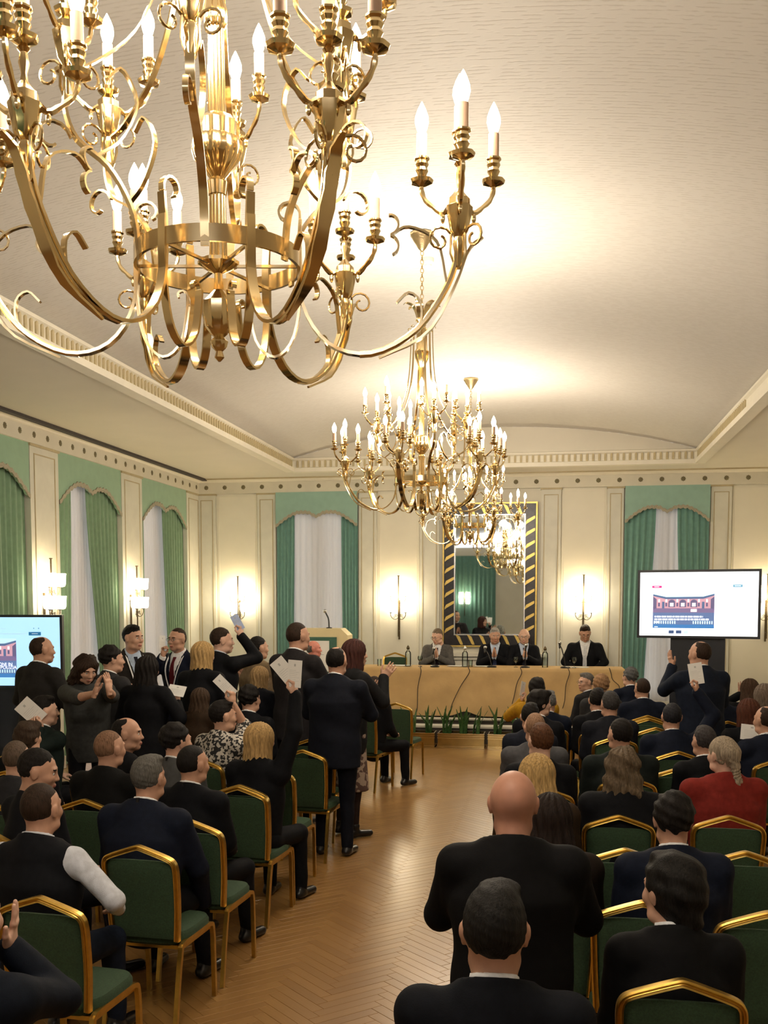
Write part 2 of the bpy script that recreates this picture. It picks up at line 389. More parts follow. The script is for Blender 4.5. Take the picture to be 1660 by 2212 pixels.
def frame_lines(o, u, n, w0, w1, z0, z1, parent, t=0.012, name='moulding', m=None, th=0.008):
    """a thin rectangular line moulding on a wall face; o origin, u along the wall, n out of it"""
    o, u, n = [np.array(q, float) for q in (o, u, n)]; mb = MB(); zz = np.array([0, 0, 1.0])
    for a, b, c, d in ((w0, w0 + t, z0, z1), (w1 - t, w1, z0, z1), (w0 + t, w1 - t, z0, z0 + t), (w0 + t, w1 - t, z1 - t, z1)):
        mb.prism([(a, c), (b, c), (b, d), (a, d)], o, u, zz, n, th)
    return mb.build(name, m or M['line'], parent)
def pilaster(wall, o, u, n, w, depth):
    o, u, n = [np.array(q, float) for q in (o, u, n)]
    mb = MB(); mb.prism([(0, 0), (w, 0), (w, ZFR - 0.03), (0, ZFR - 0.03)], o, u, (0, 0, 1), n, depth)
    p = mb.build('pilaster', M['pilaster'], wall)
    MB().prism([(-0.015, ZFR - 0.03), (w + 0.015, ZFR - 0.03), (w + 0.015, ZFR), (-0.015, ZFR)], o, u, (0, 0, 1), n, depth + 0.02).build('cap', M['line'], p)
    MB().prism([(-0.012, 0), (w + 0.012, 0), (w + 0.012, 0.16), (-0.012, 0.16)], o, u, (0, 0, 1), n, depth + 0.015).build('plinth', M['dais'], p)
    frame_lines(o + n * depth, u, n, w * 0.13, w * 0.87, 0.3, ZFR - 0.11, p, t=0.014)
    return p
for a, b in PIL_L: pilaster(wall_left, (XLW, a, 0), (0, 1, 0), (1, 0, 0), b - a, XL - XLW)
PIL_B = [(-6.31, -6.0), (-5.22, -4.89), (-3.39, -3.08), (-2.32, -1.98), (-0.25, 0.08), (0.85, 1.11), (2.51, 2.84)]
for a, b in PIL_B: pilaster(wall_back, (a, YB, 0), (1, 0, 0), (0, -1, 0), b - a, 0.06)
for a, b in [(-5.98, -5.24), (-3.06, -2.34), (0.10, 0.83), (2.86, 4.2)]:
    p = MB().prism([(0, 0.2), (b - a, 0.2), (b - a, ZFR - 0.02), (0, ZFR - 0.02)], (a, YB, 0), (1, 0, 0), (0, 0, 1), (0, -1, 0), 0.012).build('wall_panel', M['panel'], wall_back)
    frame_lines((a, YB - 0.012, 0), (1, 0, 0), (0, -1, 0), 0.03, b - a - 0.03, 0.3, ZFR - 0.05, p, t=0.01, m=M['white_trim'])

# frieze with rosettes, cornice, dark strip
tf1 = struct(MB().box((XLW, YF, ZFR), (XL + 0.03, YB, ZS - 0.02)).build('trim_1', M['frieze']))
tf2 = struct(MB().box((XL + 0.03, YB - 0.09, ZFR), (XR, YB, ZS - 0.02)).build('trim_2', M['frieze']))
ro = MB()
ro.lathe([(0.006, 0.012), (0.016, 0.009), (0.018, 0.0)], n=10)
for k in range(8):
    a = k * math.pi / 4; ro.sphere((0.022 * math.cos(a), 0.022 * math.sin(a), 0.0), (0.011, 0.011, 0.006), 6, 4)
rme = ro.mesh('rosette', M['rosette'])
y = 8.0
while y < YB - 0.1:
    o = link('rosette', rme, tf1, (XL + 0.03, y, 4.195)); o.rotation_euler = (0, math.pi / 2, 0); o.scale = (1.25, 1.25, 1.25); y += 0.335
x = -6.15
while x < XR - 0.1:
    o = link('rosette', rme, tf2, (x, YB - 0.09, 4.195)); o.rotation_euler = (math.pi / 2, 0, 0); o.scale = (1.25, 1.25, 1.25); x += 0.342
co = MB()
prof = [(0, 4.28), (0.03, 4.285), (0.05, 4.30), (0.11, 4.315), (0.12, ZS), (0, ZS)]
co.prism(prof, (XL + 0.03, YF, 0), (1, 0, 0), (0, 0, 1), (0, 1, 0), YB - YF)
struct(co.build('trim_3', M['white_trim']))
co = MB(); co.prism(prof, (XL, YB - 0.09, 0), (0, -1, 0), (0, 0, 1), (1, 0, 0), XR - XL); struct(co.build('trim_4', M['white_trim']))
struct(MB().box((XL + 0.15, YF, ZS - 0.035), (XL + 0.23, YB - 0.25, ZS)).build('trim_5', M['dark_strip']))
struct(MB().box((XL + 0.15, YB - 0.31, ZS - 0.018), (XR, YB - 0.25, ZS)).build('trim_6', M['line']))
# soffit round the vault, fascia with dentils, vault
sf = MB()
sf.box((-6.85, YF - 0.2, ZS), (VX0 - 0.10, YB + 0.3, ZS + 0.05)); sf.box((VX1 + 0.10, YF - 0.2, ZS), (XR + 0.2, YB + 0.3, ZS + 0.05)); sf.box((VX0 - 0.10, VY1 + 0.10, ZS), (VX1 + 0.10, YB + 0.3, ZS + 0.05))
ceiling = struct(sf.build('ceiling', M['soffit']))
nv = 48; vm = MB(); vs = []; YV = [YF - 0.2 + (VY1 - YF + 0.2) * j / 30 for j in range(31)]
for yy in YV:
    for i in range(nv + 1):
        u = -1 + 2 * i / nv; vs.append((VX0 + (VX1 - VX0) * i / nv, yy, ZV + 0.42 * (1 - abs(u) ** 2.2)))
vm.add(vs, [(j * (nv + 1) + i, (j + 1) * (nv + 1) + i, (j + 1) * (nv + 1) + i + 1, j * (nv + 1) + i + 1) for j in range(30) for i in range(nv)])
vo = vm.build('vault', M['vault'], ceiling, smooth=True)
ty = MB(); ty.prism([(VX0, ZV - 0.03)] + [(VX1, ZV - 0.03)] + [(VX1 - (VX1 - VX0) * i / 40, ZV + 0.42 * (1 - abs(1 - 2 * i / 40) ** 2.2)) for i in range(41)], (0, VY1, 0), (1, 0, 0), (0, 0, 1), (0, 1, 0), 0.05)
ty.build('tympanum', M['soffit'], ceiling)
# fascia profile: lip, band, cove
fprof = [(0, ZS - 0.015), (0.05, ZS - 0.015), (0.055, ZS + 0.05), (0.02, ZS + 0.06), (0.02, ZS + 0.16), (0.05, ZS + 0.18), (0.05, ZV), (-0.10, ZV + 0.04), (-0.10, ZS - 0.015)]
def mir(pf): return [(-a, b) for a, b in pf][::-1]
fl = struct(MB().prism(fprof, (VX0, YF, 0), (1, 0, 0), (0, 0, 1), (0, 1, 0), VY1 - YF).build('trim_7', M['white_trim']))
fr_ = struct(MB().prism(fprof, (VX1, YF, 0), (-1, 0, 0), (0, 0, 1), (0, 1, 0), VY1 - YF).build('trim_8', M['white_trim']))
fb = struct(MB().prism(fprof, (VX0, VY1, 0), (0, -1, 0), (0, 0, 1), (1, 0, 0), VX1 - VX0).build('trim_9', M['white_trim']))
dm = MB(); dm.prism([(-0.014, 0.03), (0.014, 0.03), (0.018, 0.06), (0.018, 0.13), (0.010, 0.15), (-0.010, 0.15), (-0.018, 0.13), (-0.018, 0.06)], (0, 0, 0), (0, 1, 0), (0, 0, 1), (1, 0, 0), 0.018)
dme = dm.mesh('dentil', M['dentil'])
y = 6.8
while y < VY1 - 0.08: link('dentil', dme, fl, (VX0 + 0.02, y, ZS + 0.02)); y += 0.092
x = VX0 + 0.1
while x < VX1 - 0.06: link('dentil', dme, fb, (x, VY1 - 0.02, ZS + 0.02), -math.pi / 2); x += 0.094
y = 12.5
while y < VY1 - 0.08: link('dentil', dme, fr_, (VX1 - 0.02, y, ZS + 0.02), math.pi); y += 0.092
# skirting
struct(MB().box((XLW, YF, 0), (XLW + 0.02, 9.6, 0.16)).build('baseboard_left', M['dais']))
# smoke detector
p = atZ(925, 562, 4.945)
d = empty('smoke_detector', p)
MB().lathe([(0.045, 0.02), (0.05, 0.0), (0.048, -0.02), (0.03, -0.035)], n=20).build('base', M['white_plastic'], d, True)
MB().lathe([(0.03, -0.03), (0.028, -0.05), (0.012, -0.058)], n=16).build('sensor_head', M['white_plastic'], d, True)
tag(d, 'small white smoke detector on the vault beside the chain', 'smoke detector')

# ------------------------------------------------------------------ windows, curtains, valances
def window(n, o, u, nrm, w):
    o, u, nrm = [np.array(q, float) for q in (o, u, nrm)]
    r = struct(empty('window_%d' % n, o)); z = (0, 0, 1)
    def q(name, m, a, b, c, d, off, th, par=r):
        return MB().prism([(a, c), (b, c), (b, d), (a, d)], -nrm * (0.28 + off), u, z, nrm, th).build(name, m, par)
    mb = MB()
    for a, b, c, d in ((0, 0.07, 0.5, 3.85), (w - 0.07, w, 0.5, 3.85), (w / 2 - 0.04, w / 2 + 0.04, 0.5, 3.85), (0, w, 0.5, 0.6), (0, w, 3.75, 3.85)):
        mb.prism([(a, c), (b, c), (b, d), (a, d)], -nrm * 0.29, u, z, nrm, 0.06)
    mb.build('window_frame', M['white_trim'], r)
    for a, b in ((0.07, w / 2 - 0.04), (w / 2 + 0.04, w - 0.07)):
        for c, d in ((0.6, 3.75),): q('pane', M['glass'], a, b, c, d, -0.02, 0.006)
def drape(name, o, u, nrm, L0, R0, L1, R1, z0, z1, m, pleats, amp, parent=None, sag=0.0, seed=0):
    """pleated cloth: edges run from (L0,R0) at the top z1 to (L1,R1) at the bottom z0"""
    rr = random.Random(seed); o, u, nrm = [np.array(q, float) for q in (o, u, nrm)]; nu, nz = pleats * 6, 26; vs = []
    ph = [rr.uniform(-0.5, 0.5) for _ in range(pleats + 2)]
    for layer in (0, 1):
        for j in range(nz + 1):
            t = j / nz; e = t * t * (3 - 2 * t); a = L0 + (L1 - L0) * e; b = R0 + (R1 - R0) * e; z = z1 + (z0 - z1) * t
            for i in range(nu + 1):
                s_ = i / nu; k = min(int(s_ * pleats), pleats - 1)
                off = amp * (0.8 + 0.4 * ph[k]) * math.sin(2 * math.pi * s_ * pleats + 0.5 * math.sin(3 * t + ph[k])) * (0.7 + 0.3 * t)
                vs.append(o + u * (a + (b - a) * s_) + nrm * (off + amp - layer * 0.006) + np.array([0, 0, z]))
    W_ = nu + 1; fs = []; n0 = (nz + 1) * W_
    for j in range(nz):
        for i in range(nu):
            q = (j * W_ + i, (j + 1) * W_ + i, (j + 1) * W_ + i + 1, j * W_ + i + 1)
            fs.append(q); fs.append(tuple(n0 + k for k in q[::-1]))
    mb = MB(); mb.add(vs, fs); ob = mb.build(name, m, parent)
    ob.data.polygons.foreach_set('use_smooth', [True] * len(ob.data.polygons)); return ob
def valance(o, u, nrm, w, m, label, zt=ZFR, hump=0.36, edge=0.62):
    o, u, nrm = [np.array(q, float) for q in (o, u, nrm)]; r = empty('valance', o + np.array([0, 0, zt - 0.5]))
    n = 60; bot = []
    for i in range(n + 1):
        s_ = -1 + 2 * i / n; a = abs(s_)
        d = hump + (edge - hump) * max(0, (a - 0.42) / 0.58) ** 1.5 + 0.07 * math.exp(-(s_ / 0.13) ** 2) + 0.012 * math.cos(s_ * 60)
        bot.append((w * i / n, 0.5 - d))
    mb = MB(); mb.prism([(0, 0.5)] + bot + [(w, 0.5)], -nrm * 0.0, u, (0, 0, 1), nrm, 0.035)
    mb.build('fabric_panel', m, r)
    br = MB(); vs = []; fs = []
    for i, (a, b) in enumerate(bot):
        for dz, dn in ((0.035, 0.036), (-0.02, 0.036), (-0.02, 0.05), (0.035, 0.05)): vs.append(u * a + np.array([0, 0, b + dz]) + nrm * dn)
    for i in range(n):
        for k in range(4): k2 = (k + 1) % 4; fs.append((i * 4 + k, i * 4 + k2, i * 4 + 4 + k2, i * 4 + 4 + k))
    br.add(vs, fs); br.build('braid', M['braid'], r)
    return tag(r, label, 'valance', 'scalloped valances over the windows')
VL = ['green scalloped valance at the left edge behind the left screen', 'green scalloped valance on left wall between the two wall-lamp pilasters', 'green scalloped valance on left wall nearest the room corner']
DL = [('nearest the camera', ), ('between the two wall lamps', ), ('nearest the room corner', )]
SPL = [(0.01, 0.55, 0.01, 0.5, 0.95, 1.95, 1.05, 1.95), (0.01, 0.50, 0.01, 0.34, 0.92, 1.93, 1.36, 1.93), (0.01, 0.24, 0.01, 0.20, 1.00, 1.93, 1.25, 1.93)]
for i, (a, b) in enumerate(WIN_L):
    window(i + 1, (XLW, a + 0.14, 0), (0, 1, 0), (1, 0, 0), b - a - 0.28)
    valance((XLW + 0.080, a + 0.01, 0), (0, 1, 0), (1, 0, 0), b - a - 0.02, M['green_valance'], VL[i], edge=0.66)
    s_ = SPL[i]
    tag(drape('drape', (XLW + 0.006, a, 0), (0, 1, 0), (1, 0, 0), s_[0], s_[1], s_[2], s_[3], 0.02, 3.9, M['green_drape'], 4, 0.03, seed=i),
        'narrow near-side green drape of left-wall window ' + DL[i][0], 'curtain', 'green drapes on the left wall')
    tag(drape('drape', (XLW + 0.006, a, 0), (0, 1, 0), (1, 0, 0), s_[4], s_[5], s_[6], s_[7], 0.02, 3.9, M['green_drape'], 8, 0.035, seed=10 + i),
        'wide far-side green drape of left-wall window ' + DL[i][0], 'curtain', 'green drapes on the left wall')
    tag(drape('sheer_curtain', (XLW - 0.055, a, 0), (0, 1, 0), (1, 0, 0), 0.1, b - a - 0.1, 0.1, b - a - 0.1, 0.02, 3.92, M['sheer'], 20, 0.014, seed=20 + i),
        'white sheer curtain in left-wall window ' + DL[i][0], 'curtain', 'sheer curtains')
VB = ['teal-green scalloped valance over back window behind the lectern', 'teal-green scalloped valance over back window above the right screen']
SPB = [(0.01, 0.33, 0.01, 0.30, 1.17, 1.47, 1.20, 1.47), (0.01, 0.52, 0.01, 0.36, 0.86, 1.37, 0.98, 1.37)]
NB = ['behind the lectern', 'behind the right screen']
for i, (a, b) in enumerate(WIN_B):
    window(4 + i, (a + 0.12, YB, 0), (1, 0, 0), (0, -1, 0), b - a - 0.24)
    valance((a + 0.01, YB - 0.085, 0), (1, 0, 0), (0, -1, 0), b - a - 0.02, M['teal_valance'], VB[i], hump=0.36, edge=0.60)
    s_ = SPB[i]; zb = 0.40
    tag(drape('drape', (a, YB - 0.006, 0), (1, 0, 0), (0, -1, 0), s_[0], s_[1], s_[2], s_[3], zb, 3.9, M['teal_drape'], 5, 0.03, seed=30 + i),
        'left teal-green drape of back window ' + NB[i], 'curtain', 'teal drapes on the back wall')
    tag(drape('drape', (a, YB - 0.006, 0), (1, 0, 0), (0, -1, 0), s_[4], s_[5], s_[6], s_[7], zb, 3.9, M['teal_drape'], 5, 0.03, seed=40 + i),
        'right teal-green drape of back window ' + NB[i], 'curtain', 'teal drapes on the back wall')
    tag(drape('sheer_curtain', (a, YB + 0.055, 0), (1, 0, 0), (0, -1, 0), 0.1, b - a - 0.1, 0.1, b - a - 0.1, zb, 3.92, M['sheer'], 12, 0.02, seed=50 + i),
        'pleated white sheer curtain in back window ' + NB[i], 'curtain', 'sheer curtains')
# curtain on the wall behind the camera, seen in the mirror
tag(drape('drape', (-4.6, YF, 0), (1, 0, 0), (0, 1, 0), 0, 2.3, 0, 2.3, 0.02, 4.0, M['teal_drape'], 14, 0.05, seed=60), 'wide teal drape on wall behind the camera, seen in the mirror', 'curtain')

# ------------------------------------------------------------------ mirror, mantel
mr_ = empty('wall_mirror', (-1.115, YB - 0.02, 1.42))
W2, HM, FW = 0.785, 2.42, 0.20
mb = MB(); 
for a, b, c, d in ((-W2, -W2 + FW, 0, HM), (W2 - FW, W2, 0, HM), (-W2 + FW, W2 - FW, 0, FW), (-W2 + FW, W2 - FW, HM - FW, HM)):
    mb.prism([(a, c), (b, c), (b, d), (a, d)], (0, 0, 0), (1, 0, 0), (0, 0, 1), (0, -1, 0), 0.06)
mb.build('frame', M['frame_black'], mr_)
MB().prism([(-W2 + FW - 0.01, FW - 0.01), (W2 - FW + 0.01, FW - 0.01), (W2 - FW + 0.01, HM - FW + 0.01), (-W2 + FW - 0.01, HM - FW + 0.01)], (0, -0.01, 0), (1, 0, 0), (0, 0, 1), (0, -1, 0), 0.02).build('mirror_glass', M['mirror'], mr_)
frame_lines((0, -0.06, 0), (1, 0, 0), (0, -1, 0), -W2 - 0.02, W2 + 0.02, -0.02, HM + 0.02, mr_, t=0.025, name='outer_gilt_edge', m=M['gilt'])
frame_lines((0, -0.06, 0), (1, 0, 0), (0, -1, 0), -W2 + FW - 0.02, W2 - FW + 0.02, FW - 0.02, HM - FW + 0.02, mr_, t=0.018, name='inner_silver_edge', m=M['steel'])
band = [(-0.08, -0.055), (-0.055, -0.005), (0.06, 0.055), (0.08, 0.06), (0.08, 0.02), (0.055, 0.0), (-0.06, -0.07), (-0.08, -0.09)]
bb = MB(); bb.prism(band, (0, 0, 0), (1, 0, 0), (0, 0, 1), (0, -1, 0), 0.012); bme = bb.mesh('gilt_ribbon', M['gilt'])
z = 0.30
while z < HM - 0.2:
    for sx in (-1, 1): link('gilt_ribbon', bme, mr_, (sx * (W2 - FW / 2), -0.06, z))
    z += 0.205
for i in range(6):
    for zc in (FW / 2, HM - FW / 2):
        o = link('gilt_ribbon', bme, mr_, (-0.5 + 0.2 * i, -0.06, zc)); o.rotation_euler = (0, math.radians(95), 0)
tag(mr_, 'tall wall mirror in black frame wound with gilt ribbons behind the table', 'mirror')
mt = empty('fireplace_mantel', (-1.115, YB, 0.38))
mb = MB(); mb.box((-0.95, -0.22, 0.86), (0.95, 0, 0.92)).box((-0.90, -0.18, 0.80), (0.90, 0, 0.86)); mb.build('shelf', M['white_trim'], mt)
mb = MB(); mb.box((-0.88, -0.15, 0), (-0.66, 0, 0.80)).build('jamb', M['white_trim'], mt)
mb = MB(); mb.box((0.66, -0.15, 0), (0.88, 0, 0.80)).build('jamb', M['white_trim'], mt)
MB().box((-0.66, -0.15, 0.64), (0.66, 0, 0.80)).build('lintel', M['white_trim'], mt)
MB().box((-0.66, -0.04, 0), (0.66, 0, 0.64)).build('firebox', M['black'], mt)
tag(mt, 'white fireplace mantel with black opening below the mirror', 'fireplace')

# ------------------------------------------------------------------ dais
DZ = 0.38
ds = MB(); ds.box((-6.0, 15.5, 0), (3.2, YB - 0.07, DZ)); dais = struct(ds.build('dais', mat('dark_dais_front', (0.05, 0.04, 0.03), 0.6)), 'low dais with white moulded edge carrying the panel table', 'dais')
mb = MB(); mb.prism([(0, DZ - 0.02), (0.03, DZ - 0.02), (0.045, DZ), (0.045, DZ + 0.02), (0, DZ + 0.02)], (-6.0, 15.5, 0), (0, -1, 0), (0, 0, 1), (1, 0, 0), 9.2); mb.build('edge_moulding', M['white_trim'], dais)
mb = MB(); mb.prism([(0, 0.24), (0.02, 0.24), (0.028, 0.27), (0.02, 0.30), (0, 0.30)], (-6.0, 15.5, 0), (0, -1, 0), (0, 0, 1), (1, 0, 0), 9.2); mb.build('base_moulding', M['white_trim'], dais)
# ------------------------------------------------------------------ chandeliers
def arc(c, r, a0, a1, n=10):  # in the (r,z) plane
    return [(c[0] + r * math.cos(math.radians(a0 + (a1 - a0) * i / n)), c[1] + r * math.sin(math.radians(a0 + (a1 - a0) * i / n))) for i in range(n + 1)]
def spiral(c, r0, r1, a0, a1, n=14):
    return [(c[0] + (r0 + (r1 - r0) * i / n) * math.cos(math.radians(a0 + (a1 - a0) * i / n)), c[1] + (r0 + (r1 - r0) * i / n) * math.sin(math.radians(a0 + (a1 - a0) * i / n))) for i in range(n + 1)]
def rz3(pl): return [(r, 0, z) for r, z in pl]
SIDE = (0, 1, 0)
CM = {}
def chandelier_meshes():
    # one candle: origin at the drip pan
    cu = MB(); cu.lathe([(0.006, -0.012), (0.026, -0.004), (0.029, 0.004), (0.018, 0.003), (0.010, 0.006), (0.012, 0.018), (0.016, 0.026), (0.013, 0.034), (0.017, 0.042), (0.015, 0.05), (0.019, 0.054), (0.019, 0.058), (0.010, 0.058)], n=28, lobes=7, amp=0.04)
    CM['cup'] = cu.mesh('drip_cup', M['brass'], True)
    CM['sleeve'] = MB().lathe([(0.0135, 0.056), (0.0135, 0.118), (0.008, 0.119)], n=12).mesh('candle_sleeve', M['sleeve'], True)
    CM['bulb'] = MB().lathe([(0.008, 0.117), (0.013, 0.128), (0.0175, 0.145), (0.0165, 0.160), (0.010, 0.178), (0.004, 0.190), (0.001, 0.196)], n=12).mesh('bulb', M['bulb'], True)
    # cluster hub (origin at knot) with side branches
    for nb, key in ((3, 'hub3'), (4, 'hub4')):
        h = MB()
        h.lathe([(0.010, -0.16), (0.014, -0.15), (0.012, -0.12), (0.016, -0.10), (0.012, -0.085), (0.022, -0.07), (0.030, -0.03), (0.033, -0.012), (0.026, -0.008), (0.026, 0.008), (0.02, 0.014), (0.012, 0.024), (0.008, 0.03)], n=28, lobes=7, amp=0.05)
        ns = nb - 1 if nb == 4 else 2
        if nb == 4: h.lathe([(0.008, 0.028), (0.006, 0.045), (0.011, 0.065), (0.007, 0.085), (0.013, 0.092), (0.009, 0.098), (0.008, 0.108)], n=10)
        for k in range(ns):
            a = 2 * math.pi * (k + 0.25) / ns; ca, sa = math.cos(a), math.sin(a)
            pl = bez([(0.02, -0.005), (0.045, -0.018), (0.07, 0.0), (0.094, 0.022), (0.105, 0.048), (0.105, 0.07)], 12)
            h.tube([(p[0] * ca, p[0] * sa, p[1]) for p in pl], [0.007 - 0.0015 * i / 12 + 0.001 * math.sin(i * 2.2) for i in range(13)], 6)
            h.sphere((0.045 * ca, 0.045 * sa, -0.03), (0.006, 0.006, 0.014), 6, 5)
        for k in range(3):
            a = 2 * math.pi * (k + 0.6) / 3; ca, sa = math.cos(a), math.sin(a)
            pl = spiral((0.05, -0.095), 0.034, 0.010, 150, -250)
            h.tube([(p[0] * ca, p[0] * sa, p[1]) for p in pl], 0.0035, 5)
            h.tube([(0.012 * ca, 0.012 * sa, -0.15), (0.022 * ca, 0.022 * sa, -0.125), (pl[0][0] * ca, pl[0][0] * sa, pl[0][1])], 0.0035, 5)
        CM[key] = h.mesh('candle_cluster', M['brass'], True)
        CM[key + 'p'] = [(0.105 * math.cos(2 * math.pi * (k + 0.25) / ns), 0.105 * math.sin(2 * math.pi * (k + 0.25) / ns), 0.07) for k in range(ns)] + ([(0, 0, 0.112)] if nb == 4 else [])
    CM['hub3p'].append((0, 0, 0.035))
    # lower arm: big C from the hoop out and up to the knot at r .60 z .16
    a = MB()
    main = bez([(0.205, 0.10), (0.20, 0.0), (0.215, -0.12), (0.28, -0.205), (0.38, -0.225), (0.49, -0.17), (0.565, -0.07), (0.595, 0.01), (0.60, 0.07)], 30)
    a.strap(rz3(main), [0.020 + 0.006 * math.sin(math.pi * i / 30) for i in range(31)], 0.008, SIDE)
    a.tube(rz3(main[14:]), 0.009, 6)
    a.strap(rz3(spiral((0.172, 0.115), 0.034, 0.016, -20, 240, 10)), 0.016, 0.006, SIDE)
    c2 = bez([(0.57, -0.05), (0.545, 0.05), (0.475, 0.085), (0.43, 0.065)], 12)
    a.strap(rz3(c2), 0.012, 0.005, SIDE); a.strap(rz3(spiral((0.425, 0.095), 0.03, 0.018, -80, 90, 8)), 0.014, 0.005, SIDE); a.strap(rz3(spiral((0.425, 0.035), 0.03, 0.02, 80, -60, 8)), 0.014, 0.005, SIDE)
    a.strap(rz3(bez([(0.45, -0.2), (0.50, -0.16), (0.505, -0.10), (0.475, -0.075), (0.445, -0.1)], 12)), 0.014, 0.005, SIDE)
    # acanthus leaf sheathing the outer rise
    lf = bez([(0.40, -0.235), (0.52, -0.175), (0.59, -0.06), (0.625, 0.03), (0.66, 0.06)], 14)
    a.strap(rz3(lf), [0.004 + 0.030 * math.sin(math.pi * (i + 0.5) / 15.5) * (1 if i % 2 else 0.8) for i in range(15)], 0.006, SIDE)
    CM['lower'] = a.mesh('lower_arm', M['brass'], True)
    # upper arm: rises from the hoop to the knot r .36 z .40
    a = MB()
    up = bez([(0.20, -0.03), (0.215, 0.08), (0.27, 0.17), (0.345, 0.22), (0.37, 0.29), (0.36, 0.36)], 22)
    a.strap(rz3(up), 0.020, 0.007, SIDE)
    a.strap(rz3(bez([(0.30, 0.19), (0.24, 0.24), (0.2, 0.33), (0.235, 0.40), (0.27, 0.37)], 14)), 0.014, 0.005, SIDE)
    a.strap(rz3(spiral((0.40, 0.21), 0.045, 0.016, 170, -120, 12)), 0.012, 0.005, SIDE)
    CM['upper'] = a.mesh('upper_arm', M['brass'], True)
    # long hanging strap from the crown to the upper knot
    a = MB(); hs = bez([(0.085, 1.14), (0.088, 1.0), (0.10, 0.82), (0.13, 0.66), (0.20, 0.50), (0.30, 0.40), (0.36, 0.37)], 24)
    a.strap(rz3(hs), 0.015, 0.005, SIDE); a.strap(rz3(spiral((0.10, 1.15), 0.016, 0.008, 200, -20, 8)), 0.012, 0.004, SIDE)
    CM['hang'] = a.mesh('hanging_strap', M['brass'], True)
    # inner U scroll under the hoop
    a = MB(); us = bez([(0.205, 0.05), (0.205, -0.08), (0.185, -0.19), (0.14, -0.235), (0.095, -0.20), (0.078, -0.12), (0.075, -0.09)], 22)
    a.strap(rz3(us), 0.021, 0.006, SIDE); a.strap(rz3(spiral((0.092, -0.085), 0.016, 0.008, 190, -30, 8)), 0.012, 0.005, SIDE)
    CM['inner'] = a.mesh('inner_scroll', M['brass'], True)
    # hoop
    a = MB(); n = 48; vs = []
    for k in range(n):
        t = 2 * math.pi * k / n
        for r, z in ((0.198, -0.02), (0.206, -0.02), (0.206, 0.02), (0.198, 0.02)): vs.append((r * math.cos(t), r * math.sin(t), z))
    a.add(vs, [(k * 4 + i, ((k + 1) % n) * 4 + i, ((k + 1) % n) * 4 + (i + 1) % 4, k * 4 + (i + 1) % 4) for k in range(n) for i in range(4)])
    for k in range(3):
        t = math.pi * k / 3; c_, s_ = math.cos(t) * 0.2, math.sin(t) * 0.2; a.tube([(-c_, -s_, -0.012), (c_, s_, -0.012)], 0.005, 4)
    CM['hoop'] = a.mesh('hoop', M['brass'], True)
    # column
    col = MB()
    col.lathe([(0.003, -0.245), (0.012, -0.235), (0.008, -0.22), (0.018, -0.21), (0.022, -0.195), (0.012, -0.185), (0.02, -0.178), (0.034, -0.16), (0.041, -0.13), (0.041, -0.10), (0.03, -0.09), (0.012, -0.07), (0.010, -0.03), (0.03, -0.02), (0.05, -0.008), (0.05, 0.0), (0.022, 0.01)], n=40, lobes=10, amp=0.04)
    col.lathe([(0.021, 0.01), (0.019, 0.16)], n=48, lobes=12, amp=0.07)
    col.lathe([(0.022, 0.16), (0.026, 0.19), (0.018, 0.20), (0.03, 0.215), (0.055, 0.245), (0.062, 0.27), (0.060, 0.29), (0.052, 0.295), (0.053, 0.33), (0.04, 0.345), (0.025, 0.35)], n=48, lobes=12, amp=0.04)
    col.lathe([(0.021, 0.35), (0.018, 0.56)], n=48, lobes=12, amp=0.07)
    col.lathe([(0.022, 0.56), (0.028, 0.57), (0.028, 0.60), (0.022, 0.62), (0.024, 0.66), (0.02, 0.68), (0.018, 0.85), (0.024, 0.87), (0.05, 0.93), (0.055, 0.98), (0.042, 1.0), (0.04, 1.10), (0.046, 1.14), (0.02, 1.18), (0.035, 1.20), (0.05, 1.215), (0.04, 1.23)], n=40, lobes=10, amp=0.04)
    CM['column'] = col.mesh('column', M['brass'], True)
    cr = MB(); lf = bez([(0.03, 1.21), (0.045, 1.27), (0.07, 1.32), (0.12, 1.34), (0.145, 1.325)], 10)
    cr.strap(rz3(lf), [0.006 + 0.05 * math.sin(math.pi * min(1, (i + 1.5) / 11.5)) for i in range(11)], 0.004, SIDE)
    CM['crown'] = cr.mesh('crown_leaf', M['brass'], True)
    ca = MB(); ca.lathe([(0.012, -0.13), (0.03, -0.11), (0.05, -0.075), (0.062, -0.06), (0.078, -0.03), (0.09, -0.015), (0.09, 0.0), (0.01, 0.01)], n=24, lobes=12, amp=0.03)
    CM['canopy'] = ca.mesh('ceiling_canopy', M['brass_dull'], True)
    lk = MB(); n = 12; lk.tube([(0.012 * math.cos(2 * math.pi * k / n), 0, 0.02 * math.sin(2 * math.pi * k / n)) for k in range(n + 1)], 0.0035, 5, False)
    CM['link'] = lk.mesh('chain_link', M['brass_dull'], True)
chandelier_meshes()
